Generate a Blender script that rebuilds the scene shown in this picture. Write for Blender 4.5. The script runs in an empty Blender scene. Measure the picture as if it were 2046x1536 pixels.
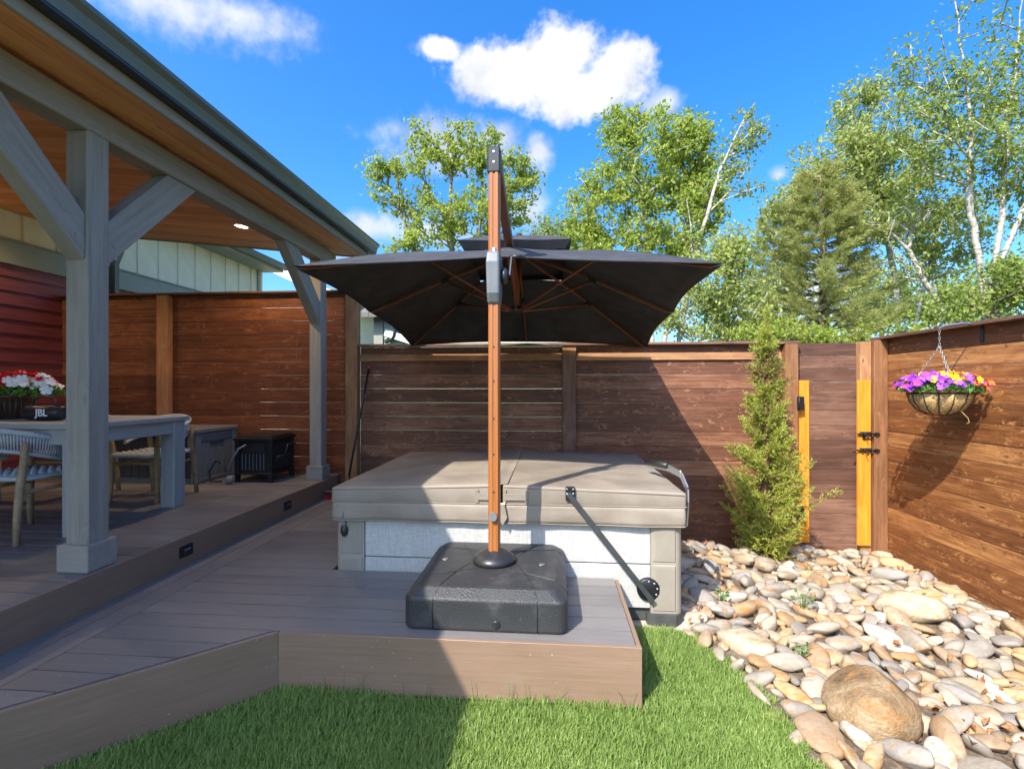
import bpy, bmesh, math, random
import numpy as np
from mathutils import Vector, Matrix, Quaternion, noise as mnoise
R = math.radians
random.seed(7); rng = np.random.default_rng(7)
S = bpy.context.scene
COL = S.collection

# ------------------------------------------------------------------ camera
CAMZ, YAW = 1.54, math.atan(80/970)
cam = bpy.data.cameras.new('camera'); cam.sensor_width = 36; cam.lens = 36*970/2046
cam.shift_y = 7/2046; cam.clip_start = .05; cam.clip_end = 2000
camo = bpy.data.objects.new('camera', cam); COL.objects.link(camo)
camo.location = (0, 0, CAMZ); camo.rotation_euler = (R(90), 0, YAW)
S.camera = camo
# ------------------------------------------------------------------ sun direction
SAZ, SEL = R(32.3), R(45.2)                      # light travels forward (+Y) and right (+X)
sun_dir = Vector((math.sin(SAZ)*math.cos(SEL), math.cos(SAZ)*math.cos(SEL), -math.sin(SEL)))
sl = bpy.data.lights.new('sun', 'SUN'); sl.energy = 2.4; sl.angle = R(.5); sl.color = (1, .93, .82)
so = bpy.data.objects.new('sun', sl); COL.objects.link(so)
so.rotation_euler = sun_dir.to_track_quat('-Z', 'Y').to_euler(); so.location = (-6, -10, 14)
# ------------------------------------------------------------------ view
S.view_settings.view_transform = 'Standard'; S.view_settings.look = 'None'
S.view_settings.gamma = 1; S.view_settings.use_curve_mapping = False
S.view_settings.exposure = 1.85
S.render.engine = 'CYCLES'
S.cycles.max_bounces = 5; S.cycles.diffuse_bounces = 4; S.cycles.glossy_bounces = 2; S.cycles.transmission_bounces = 2; S.cycles.transparent_max_bounces = 4

TH = YAW; CT, ST = math.cos(TH), math.sin(TH)
def at(px, py, Y):
    "point of the place at depth Y seen along a picture direction (used to measure the place)"
    u = (px-1023)/970; k = CT+ST*u; z = Y/k
    return Vector((z*(u*CT-ST), Y, CAMZ+(775-py)/970*z))

# ------------------------------------------------------------------ node helper
class NT:
    def __init__(s, tree): s.t = tree
    def n(s, ty, ins=None, **props):
        nd = s.t.nodes.new(ty)
        for k, v in props.items(): setattr(nd, k, v)
        for k, v in (ins or {}).items():
            if hasattr(v, 'is_output'): s.t.links.new(v, nd.inputs[k])
            else: nd.inputs[k].default_value = v
        return nd
    def m(s, op, a, b=0, c=0, clamp=False):
        nd = s.n('ShaderNodeMath', {0: a, 1: b, 2: c}, operation=op, use_clamp=clamp); return nd.outputs[0]
    def v(s, op, a, b=(0,0,0)):
        nd = s.n('ShaderNodeVectorMath', {0: a, 1: b}, operation=op); return nd.outputs[0]
    def mix(s, f, a, b, mode='MIX'):
        nd = s.n('ShaderNodeMix', data_type='RGBA', blend_type=mode, clamp_factor=True)
        for i, x in ((0, f), (6, a), (7, b)):
            if hasattr(x, 'is_output'): s.t.links.new(x, nd.inputs[i])
            else: nd.inputs[i].default_value = x if i == 0 else (*x[:3], 1)
        return nd.outputs[2]
    def ramp(s, f, stops, interp='LINEAR'):
        nd = s.n('ShaderNodeValToRGB', {0: f}); cr = nd.color_ramp; cr.interpolation = interp
        while len(cr.elements) < len(stops): cr.elements.new(.5)
        for e, (p, c) in zip(cr.elements, stops):
            e.position = p; e.color = (*c[:3], 1) if hasattr(c, '__len__') else (c, c, c, 1)
        return nd.outputs[0]
    def mr(s, f, a, b, c=0, d=1, smooth=True):
        nd = s.n('ShaderNodeMapRange', {0: f, 1: a, 2: b, 3: c, 4: d}, interpolation_type='SMOOTHSTEP' if smooth else 'LINEAR')
        return nd.outputs[0]
    def noise(s, vec, scale, detail=4, rough=.55, dist=0, out=0):
        return s.n('ShaderNodeTexNoise', {'Vector': vec, 'Scale': scale, 'Detail': detail, 'Roughness': rough, 'Distortion': dist}).outputs[out]

# ------------------------------------------------------------------ world: daylight sky with fair-weather clouds
w = bpy.data.worlds.new('World'); S.world = w; w.use_nodes = True
w.node_tree.nodes.clear(); g = NT(w.node_tree)
sky = g.n('ShaderNodeTexSky', sky_type='NISHITA', sun_disc=False, sun_elevation=SEL, sun_rotation=math.pi+SAZ,
          altitude=300, air_density=1.0, dust_density=3.4, ozone_density=3.0)
hs = g.n('ShaderNodeHueSaturation', {'Hue': .5, 'Saturation': 1.38, 'Value': 1.0, 'Color': sky.outputs[0]})
tc = g.n('ShaderNodeTexCoord').outputs['Generated']
sx = g.n('ShaderNodeSeparateXYZ', {0: tc})
az = g.m('ARCTAN2', sx.outputs[0], sx.outputs[1]); el = g.m('ARCSINE', sx.outputs[2])
wob = g.noise(tc, 7, 6, .6); wob2 = g.noise(tc, 22, 5, .62)
def pxdir(px, py):
    u = (px-1023)/970; x = u*CT-ST; y = CT+u*ST; z = (775-py)/970
    return math.atan2(x, y), math.atan2(z, math.hypot(x, y))
def blob(px, py, rx, ry, sharp=1, a=None):
    a0, e0 = pxdir(px, py) if a is None else a
    a1 = .001*rx; e1 = .001*ry
    dx = g.m('DIVIDE', g.m('SUBTRACT', az, a0), a1); dy = g.m('DIVIDE', g.m('SUBTRACT', el, e0), e1)
    r2 = g.m('ADD', g.m('MULTIPLY', dx, dx), g.m('MULTIPLY', dy, dy))
    return g.m('SUBTRACT', 1, g.m('SQRT', r2))
def cloudset(bs, amp, lo, hi):
    f = None
    for b in bs:
        q = blob(*b); f = q if f is None else g.m('SMOOTH_MAX', f, q, .25)
    nz = g.m('ADD', g.m('MULTIPLY', g.m('SUBTRACT', wob, .5), amp), g.m('MULTIPLY', g.m('SUBTRACT', wob2, .5), amp*.55))
    return g.mr(g.m('ADD', f, nz), lo, hi)
thick = cloudset([(1000,150,150,62), (1120,110,120,66), (1230,150,105,70), (1160,185,150,55), (880,100,62,24),
                  (0,0,300,110,1,(2.2,.6)), (0,0,260,120,1,(-1.9,.75)), (0,0,330,120,1,(3.0,.5)), (0,0,220,90,1,(-2.7,.9))], 1.5, .0, .42)
soft = cloudset([(900,295,170,70), (1000,280,60,45), (740,455,80,36), (860,465,110,45), (1075,300,45,35), (1050,430,60,45), (1600,600,300,60),
                 (330,5,210,60), (480,30,110,34), (1555,350,24,18), (1320,205,60,30), (700,540,120,40),
                 (0,0,400,120,1,(1.6,.35)), (0,0,300,100,1,(-1.2,.5)), (0,0,400,150,1,(2.6,.9))], 1.9, -.05, 1.0)
cm = g.m('MAXIMUM', thick, g.m('MULTIPLY', soft, .85))
ccol = g.mix(g.mr(g.noise(tc, 5.5, 5, .6), .36, .56), (2.05, 2.2, 2.45), (2.95, 3.0, 3.05))
tint = g.mix(1.0, hs.outputs[0], (.80,.97,1.12), 'MULTIPLY')
skyc = g.mix(cm, tint, ccol)
bg = g.n('ShaderNodeBackground', {'Color': skyc, 'Strength': .098})
g.n('ShaderNodeOutputWorld', {'Surface': bg.outputs[0]})

# ------------------------------------------------------------------ materials
MATS = {}
def newmat(name):
    m = bpy.data.materials.new(name); m.use_nodes = True; m.node_tree.nodes.clear(); MATS[name] = m
    return m, NT(m.node_tree)
def finish(g, col, rough=.6, spec=.4, bump=None, bstr=.3, bdist=.01, metal=0, extra=None):
    ins = {'Base Color': col, 'Roughness': rough, 'Metallic': metal, 'Specular IOR Level': spec}
    if not hasattr(col, 'is_output'): ins['Base Color'] = (*col[:3], 1)
    if bump is not None:
        b = g.n('ShaderNodeBump', {'Height': bump, 'Strength': bstr, 'Distance': bdist}); ins['Normal'] = b.outputs[0]
    ins.update(extra or {})
    p = g.n('ShaderNodeBsdfPrincipled', ins)
    g.n('ShaderNodeOutputMaterial', {'Surface': p.outputs[0]})
def objcoord(g, spread=23.0):
    tc = g.n('ShaderNodeTexCoord').outputs['Object']; oi = g.n('ShaderNodeObjectInfo')
    off = g.n('ShaderNodeCombineXYZ', {0: g.m('MULTIPLY', oi.outputs['Random'], spread), 1: g.m('MULTIPLY', oi.outputs['Random'], spread*1.7), 2: g.m('MULTIPLY', oi.outputs['Random'], spread*.6)})
    return g.v('ADD', tc, off.outputs[0]), oi.outputs['Random'], tc

def wood_mat(name, dark, mid, light, knots=1.0, var=.35, rough=.62, gscale=1.0, blotch=.5, spec=.35, knotlight=.5):
    "stained softwood, grain along local X, knots and swirls"
    m, g = newmat(name); p, rnd, raw = objcoord(g)
    st = g.v('MULTIPLY', g.v('ADD', p, g.v('MULTIPLY', g.noise(p, 6, 2, .5, 0, 1), (.05,.03,.03))), (2.5, 6.5, 6.5))
    vor = g.n('ShaderNodeTexVoronoi', {'Vector': st, 'Scale': 1.15, 'Randomness': 1}, feature='F1')
    d = vor.outputs['Distance']
    keep = g.m('GREATER_THAN', g.n('ShaderNodeSeparateColor', {0: vor.outputs['Color']}).outputs[0], .35)
    kn = g.m('MULTIPLY', g.mr(d, .36, .05), keep); core = g.m('MULTIPLY', g.mr(d, .10, .03), keep)
    wp = g.n('ShaderNodeCombineXYZ', {0: 0, 1: g.m('MULTIPLY', kn, .08), 2: g.m('MULTIPLY', kn, .05)}).outputs[0]
    gp = g.v('MULTIPLY', g.v('ADD', p, wp), (1.1*gscale, 26*gscale, 26*gscale))
    grain = g.noise(gp, 1.7, 6, .68, .5)
    fine = g.noise(g.v('MULTIPLY', p, (7*gscale, 170*gscale, 170*gscale)), 1, 3, .6)
    bl = g.noise(g.v('MULTIPLY', p, (1.3, 5, 5)), 1.6, 4, .6, .8)
    f = g.m('ADD', g.m('MULTIPLY', grain, .62), g.m('MULTIPLY', fine, .28)); f = g.m('ADD', f, g.m('MULTIPLY', g.m('SUBTRACT', bl, .5), blotch))
    f = g.m('ADD', f, g.m('MULTIPLY', g.m('SUBTRACT', rnd, .5), var))
    col = g.ramp(f, [(.22, dark), (.45, mid), (.70, light)])
    swirl = g.m('MULTIPLY', g.m('MULTIPLY', kn, g.mr(g.noise(g.v('MULTIPLY', g.v('ADD', p, wp), (16, 26, 26)), 1.6, 4, .6, .6), .46, .62)), knotlight)
    col = g.mix(swirl, col, light)
    if knotlight > .6:                             # chatoyant flecks round small knots and dark pin knots
        fl = g.noise(g.v('MULTIPLY', g.v('ADD', p, wp), (13, 30, 30)), 1, 3, .55, 1.1)
        fm_ = g.mr(g.noise(g.v('MULTIPLY', p, (3.2, 5, 5)), 1.3, 2, .5), .45, .62)
        col = g.mix(g.m('MULTIPLY', g.m('MULTIPLY', g.mr(fl, .54, .70), fm_), .6), col, tuple(min(1, c*1.25) for c in light))
        col = g.mix(g.m('MULTIPLY', g.m('MULTIPLY', g.mr(fl, .40, .32), fm_), .7), col, tuple(c*.7 for c in dark))
    col = g.mix(g.m('MULTIPLY', core, .75*knots), col, tuple(c*.45 for c in dark))
    finish(g, col, g.mr(fine, .2, .8, rough-.08, rough+.12), spec, g.m('ADD', f, g.m('MULTIPLY', fine, .5)), .35, .004)
    return m
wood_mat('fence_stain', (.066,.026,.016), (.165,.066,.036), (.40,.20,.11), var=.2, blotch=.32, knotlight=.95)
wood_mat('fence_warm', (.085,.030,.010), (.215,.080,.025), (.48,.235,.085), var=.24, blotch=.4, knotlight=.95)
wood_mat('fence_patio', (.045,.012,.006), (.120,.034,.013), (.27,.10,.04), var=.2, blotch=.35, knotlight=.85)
wood_mat('fence_post', (.16,.070,.030), (.30,.14,.062), (.46,.25,.12), var=.3, blotch=.5)
wood_mat('gate_dark', (.055,.025,.017), (.125,.060,.040), (.27,.15,.10), var=.25, blotch=.35)
wood_mat('cedar_orange', (.40,.12,.008), (.62,.215,.014), (.78,.35,.045), knots=.4, var=.1, blotch=.25, gscale=.7, knotlight=.2)
wood_mat('ceiling_cedar', (.40,.145,.05), (.62,.26,.098), (.74,.38,.165), var=.22, blotch=.3, rough=.5)
wood_mat('grey_timber', (.185,.168,.146), (.275,.252,.22), (.35,.325,.29), knots=.35, var=.08, blotch=.18, gscale=.8, knotlight=.1)
wood_mat('table_grey', (.22,.222,.215), (.31,.312,.30), (.39,.395,.38), knots=0, var=.05, blotch=.12, knotlight=0)
wood_mat('teak_log', (.18,.12,.065), (.33,.23,.125), (.47,.35,.21), knots=.5, var=.2, blotch=.5)
def deck_mat(name, c, v=.2):
    m, g = newmat(name); p, rnd, raw = objcoord(g)
    st = g.noise(g.v('MULTIPLY', p, (2.2, 60, 60)), 1, 5, .65); fi = g.noise(g.v('MULTIPLY', p, (9, 260, 260)), 1, 3, .6)
    bl = g.noise(g.v('MULTIPLY', p, (1.2, 3, 3)), 1.4, 4, .6); dust = g.noise(raw, 5, 6, .7)
    f = g.m('ADD', g.m('ADD', g.m('MULTIPLY', st, .5), g.m('MULTIPLY', fi, .25)), g.m('ADD', g.m('MULTIPLY', bl, .3), g.m('MULTIPLY', g.m('SUBTRACT', rnd, .5), v)))
    lo = tuple(x*.72 for x in c); hi = tuple(min(1, x*1.3) for x in c)
    col = g.ramp(f, [(.28, lo), (.52, c), (.8, hi)])
    col = g.mix(g.mr(dust, .55, .85, 0, .35), col, (.30,.27,.24))
    sp = g.n('ShaderNodeTexVoronoi', {'Vector': raw, 'Scale': 17, 'Randomness': 1}, feature='F1').outputs['Distance']
    col = g.mix(g.mr(sp, .075, .05, 0, .55), col, (.5,.47,.42))
    finish(g, col, g.mr(bl, .3, .7, .34, .52), .55, g.m('ADD', st, fi), .25, .003)
deck_mat('deck_composite', (.172,.160,.156)); deck_mat('deck_fascia', (.235,.152,.104), .08)
def plain(name, c, rough=.5, spec=.4, metal=0, nscale=0, namp=.12, bump=0, bscale=200, bdist=.003):
    m, g = newmat(name); tc = g.n('ShaderNodeTexCoord').outputs['Object']
    col = c
    if nscale:
        nz = g.noise(tc, nscale, 5, .6)
        col = g.mix(g.mr(nz, .25, .75), tuple(x*(1-namp) for x in c), tuple(min(1, x*(1+namp)) for x in c))
    b = g.noise(tc, bscale, 3, .6) if bump else None
    finish(g, col, rough, spec, b, bump or .2, bdist, metal)
    return m
plain('gutter_green', (.105,.118,.098), .35, .5, 0, 3, .06)
plain('trim_green', (.285,.295,.25), .55, .35, 0, 4, .06, .15, 90)
plain('cream_panel', (.78,.70,.52), .6, .3, 0, 5, .05, .15, 120)
plain('pale_green_siding', (.36,.46,.36), .6, .3, 0, 5, .06)
plain('white_trim', (.72,.74,.72), .5, .3, 0, 6, .05)
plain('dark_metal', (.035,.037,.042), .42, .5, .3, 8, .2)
plain('black_metal', (.016,.017,.019), .45, .5, .3, 12, .3, .2, 260)
plain('black_plastic', (.022,.023,.025), .38, .5, 0, 9, .25)
plain('grey_plastic', (.15,.165,.18), .4, .5, 0, 9, .1)
plain('lifter_grey', (.075,.08,.088), .4, .5, .5, 12, .15)
plain('aluminium', (.55,.57,.6), .32, .5, .9, 20, .06)
plain('resin_grey', (.155,.168,.18), .5, .4, 0, 8, .12, .2, 180)
plain('resin_dark', (.05,.056,.064), .55, .4, 0, 8, .12)
plain('spa_taupe', (.30,.265,.22), .42, .4, 0, 8, .06, .12, 150)
plain('spa_base', (.06,.062,.06), .6, .4, 0, 8, .2)
plain('rope_grey', (.42,.45,.47), .8, .2, 0, 120, .2, .4, 300)
plain('umbrella_frame', (.20,.072,.038), .42, .45, 0, 9, .12)
plain('bronze_pot', (.13,.075,.055), .4, .5, .4, 14, .3)
plain('soil', (.055,.035,.022), .95, .1, 0, 40, .5)
plain('coir', (.46,.31,.14), .95, .1, 0, 60, .45, .9, 120, .01)
plain('chain_metal', (.35,.34,.33), .4, .5, .8)
plain('bristle_red', (.42,.03,.035), .8, .2, 0, 90, .3)
plain('red_cap', (.7,.04,.03), .4)
plain('white_plastic', (.75,.75,.73), .4)
plain('letter_white', (.8,.8,.8), .5)
plain('bark', (.20,.165,.13), .9, .1, 0, 22, .5, .6, 60, .02)
plain('twig_brown', (.12,.07,.045), .9, .1, 0, 30, .4)
plain('neighbour_brown', (.35,.30,.24), .8, .2, 0, 4, .15)
plain('dry_leaf', (.30,.14,.06), .8, .2, 0, 60, .5)
plain('stem_green', (.10,.20,.05), .7, .2)
plain('slab', (.42,.37,.30), .85, .2, 0, 12, .25, .3, 60)
for nm, c in (('petal_purple',(.20,.03,.38)), ('petal_violet',(.30,.09,.48)), ('petal_yellow',(.70,.42,.01)), ('petal_orange',(.80,.15,.05)), ('petal_pink',(.58,.06,.24)),
              ('petal_red',(.72,.012,.014)), ('petal_white',(.80,.80,.80)), ('flower_centre',(.75,.5,.05))):
    plain(nm, c, .65, .2, 0, 60, .2)
# birch-like pale bark
m, g = newmat('pale_bark'); p, rnd, raw = objcoord(g)
gw = g.n('ShaderNodeNewGeometry').outputs['Position']
nz = g.noise(g.v('MULTIPLY', gw, (2.5, 2.5, 9)), 2.2, 5, .65)
finish(g, g.ramp(nz, [(.3, (.10,.09,.075)), (.48, (.38,.35,.30)), (.7, (.58,.55,.49))]), .85, .2, nz, .5, .02)
# red lap siding
m, g = newmat('red_siding'); p, rnd, raw = objcoord(g)
nz = g.noise(g.v('MULTIPLY', p, (3, 40, 40)), 1.2, 4, .6)
finish(g, g.mix(g.mr(nz, .3, .7), (.165,.035,.040), (.23,.058,.062)), .5, .4, nz, .25, .004)
# umbrella pole: wood-look aluminium
m, g = newmat('pole_wood'); p, rnd, raw = objcoord(g)
nz = g.noise(g.v('MULTIPLY', p, (60, 60, 1.2)), 1, 5, .6)
finish(g, g.ramp(nz, [(.3, (.25,.085,.025)), (.55, (.38,.135,.038)), (.8, (.47,.19,.06))]), .34, .5)
# canopy fabric
m, g = newmat('canopy_fabric'); tc = g.n('ShaderNodeTexCoord').outputs['Object']
nz = g.noise(tc, 260, 3, .7); n2 = g.noise(tc, 5, 5, .6)
finish(g, g.mix(g.mr(g.m('ADD', g.m('MULTIPLY', nz, .5), g.m('MULTIPLY', n2, .5)), .35, .65), (.034,.034,.040), (.066,.067,.076)), .85, .25, nz, .35, .002)
# spa cover vinyl
m, g = newmat('cover_vinyl'); tc = g.n('ShaderNodeTexCoord').outputs['Object']
nz = g.noise(tc, 320, 2, .6); n2 = g.noise(tc, 2.6, 6, .62); n3 = g.noise(tc, 1.4, 4, .6)
col = g.mix(g.mr(n2, .3, .7), (.215,.178,.140), (.29,.245,.198)); col = g.mix(g.mr(n3, .55, .75, 0, .25), col, (.36,.32,.27))
finish(g, col, g.mr(n2, .3, .7, .48, .66), .4, g.m('ADD', g.m('MULTIPLY', nz, .25), g.noise(tc, 6, 3, .5)), .35, .012)
# woven spa panel
m, g = newmat('spa_woven'); tc = g.n('ShaderNodeTexCoord').outputs['Object']
h = g.noise(g.v('MULTIPLY', tc, (14, 14, 330)), 1, 3, .7); v = g.noise(g.v('MULTIPLY', tc, (330, 330, 14)), 1, 3, .7)
f = g.m('MULTIPLY', g.m('ADD', h, v), .5)
finish(g, g.ramp(f, [(.36, (.30,.298,.285)), (.52, (.46,.457,.44)), (.66, (.57,.565,.545))]), .55, .35, f, .3, .002)
# textured umbrella base
m, g = newmat('base_plastic'); tc = g.n('ShaderNodeTexCoord').outputs['Object']
b = g.noise(tc, 120, 3, .6); d = g.noise(tc, 4.5, 7, .7); sc = g.noise(g.v('MULTIPLY', tc, (30, 9, 9)), 2, 5, .7)
col = g.mix(g.mr(d, .5, .75, 0, .5), (.030,.031,.034), (.115,.112,.106)); col = g.mix(g.mr(sc, .64, .76, 0, .4), col, (.19,.185,.175))
finish(g, col, g.mr(d, .3, .7, .36, .58), .5, b, .55, .006)
# shingles
m, g = newmat('shingle'); tc = g.n('ShaderNodeTexCoord').outputs['Object']
br = g.n('ShaderNodeTexBrick', {'Vector': tc, 'Color1': (.17,.155,.145,1), 'Color2': (.26,.24,.225,1), 'Mortar': (.08,.075,.07,1), 'Scale': 3, 'Mortar Size': .03})
finish(g, br.outputs[0], .9, .2, g.noise(tc, 120, 3), .3, .01)
# grass / lawn / ground
def leafmat(name, a, b, trans=.35, rough=.5):
    m, g = newmat(name); ri = g.n('ShaderNodeNewGeometry').outputs['Random Per Island']
    gp = g.n('ShaderNodeNewGeometry').outputs['Position']; ln = g.noise(gp, .9, 3)
    f = g.m('ADD', g.m('MULTIPLY', ri, .65), g.m('MULTIPLY', g.mr(ln, .3, .7), .35))
    col = g.mix(f, a, b)
    p = g.n('ShaderNodeBsdfPrincipled', {'Base Color': col, 'Roughness': rough, 'Specular IOR Level': .35})
    t = g.n('ShaderNodeBsdfTranslucent', {'Color': g.mix(.5, col, tuple(min(1, x*1.6) for x in b))})
    mx = g.n('ShaderNodeMixShader', {0: trans, 1: p.outputs[0], 2: t.outputs[0]})
    g.n('ShaderNodeOutputMaterial', {'Surface': mx.outputs[0]})
leafmat('grass_blade', (.14,.25,.055), (.36,.46,.13), .4, .45)
leafmat('leaf_yellowgreen', (.17,.25,.03), (.40,.46,.09), .45)
leafmat('leaf_green', (.13,.195,.035), (.33,.39,.09), .42)
leafmat('leaf_pale', (.18,.24,.055), (.42,.46,.135), .42)
leafmat('pine_needle', (.19,.23,.065), (.46,.47,.165), .35)
leafmat('shrub_needle', (.17,.22,.03), (.50,.52,.10), .3, .6)
leafmat('shrub_brown', (.17,.10,.045), (.30,.20,.10), .2, .8)
leafmat('bush_leaf', (.05,.13,.03), (.16,.30,.07), .4)
def groundmat(name, a, b, c, sc):
    m, g = newmat(name); gp = g.n('ShaderNodeNewGeometry').outputs['Position']
    n1 = g.noise(gp, sc, 6, .65); n2 = g.noise(gp, sc*9, 4, .6)
    col = g.mix(g.mr(n1, .35, .65), a, b); col = g.mix(g.mr(n2, .45, .7), col, c)
    finish(g, col, .95, .15, n2, .6, .02)
groundmat('lawn_soil', (.10,.155,.04), (.15,.21,.06), (.16,.15,.07), 3)
groundmat('bed_soil', (.115,.085,.058), (.17,.13,.092), (.24,.19,.14), 5)
groundmat('meadow', (.06,.10,.03), (.10,.14,.045), (.09,.08,.04), 1)
# river stone
def stonemat(name, island):
    m, g = newmat(name); tc = g.n('ShaderNodeTexCoord').outputs['Object']
    if island: r = g.n('ShaderNodeNewGeometry').outputs['Random Per Island']
    else: r = g.n('ShaderNodeObjectInfo').outputs['Random']
    pal = [(0,(.33,.285,.225)), (.12,(.40,.31,.20)), (.25,(.215,.195,.17)), (.36,(.42,.35,.26)), (.47,(.38,.22,.09)), (.56,(.27,.24,.20)), (.66,(.48,.43,.36)), (.74,(.31,.19,.095)), (.83,(.25,.235,.22)), (.91,(.44,.29,.13))]
    base = g.ramp(r, pal, 'CONSTANT')
    gp = g.v('ADD', g.n('ShaderNodeNewGeometry').outputs['Position'], g.n('ShaderNodeCombineXYZ', {0: g.m('MULTIPLY', r, 31), 1: g.m('MULTIPLY', r, 17), 2: 0}).outputs[0])
    n1 = g.noise(gp, 9, 6, .68, .6); n2 = g.noise(gp, 70, 4, .65); n3 = g.noise(g.v('MULTIPLY', gp, (1, 3.2, 3.2)), 6, 5, .6, 1.2)
    col = g.mix(g.mr(n1, .35, .7, 0, .45), base, (.44,.39,.32))
    ri = g.m('FRACT', g.m('MULTIPLY', r, 13.7))
    col = g.mix(g.m('MULTIPLY', g.mr(n3, .50, .66), g.mr(ri, .3, .75, .1, .9)), col, (.40,.19,.05))
    col = g.mix(g.m('MULTIPLY', g.mr(n3, .42, .30), .45), col, (.17,.13,.10))
    col = g.mix(g.mr(n2, .35, .7, .22, 0), col, (.13,.11,.09))
    finish(g, col, g.mr(n1, .3, .7, .55, .8), .35, g.m('ADD', n1, g.m('MULTIPLY', n2, .5)), .4, .012)
m, g = newmat('boulder_brown'); gp = g.n('ShaderNodeNewGeometry').outputs['Position']
n1 = g.noise(gp, 5, 6, .7, .8); n2 = g.noise(gp, 45, 5, .7); n3 = g.noise(g.v('MULTIPLY', gp, (2, 5, 9)), 2.5, 5, .65, 1)
col = g.ramp(n1, [(.3, (.085,.055,.033)), (.45, (.26,.165,.085)), (.58, (.38,.275,.16)), (.75, (.50,.42,.31))]); col = g.mix(g.mr(n3, .52, .68, 0, .7), col, (.42,.20,.06)); col = g.mix(g.mr(n2, .3, .6, .45, 0), col, (.10,.075,.05))
finish(g, col, .8, .25, g.m('ADD', n1, g.m('MULTIPLY', n2, .6)), .7, .03)
m, g = newmat('boulder_tan'); gp = g.n('ShaderNodeNewGeometry').outputs['Position']
n1 = g.noise(gp, 7, 6, .7, .8); n2 = g.noise(gp, 60, 5, .7)
col = g.ramp(n1, [(.32, (.25,.165,.085)), (.46, (.42,.32,.20)), (.6, (.50,.43,.32))]); col = g.mix(g.mr(n2, .3, .6, .35, 0), col, (.14,.11,.08))
finish(g, col, .75, .25, g.m('ADD', n1, g.m('MULTIPLY', n2, .6)), .6, .02)
stonemat('river_stone', False); stonemat('river_stone_fill', True)
m, g = newmat('lamp_glow'); e = g.n('ShaderNodeEmission', {'Color': (1,.74,.42,1), 'Strength': 4}); g.n('ShaderNodeOutputMaterial', {'Surface': e.outputs[0]})

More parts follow.
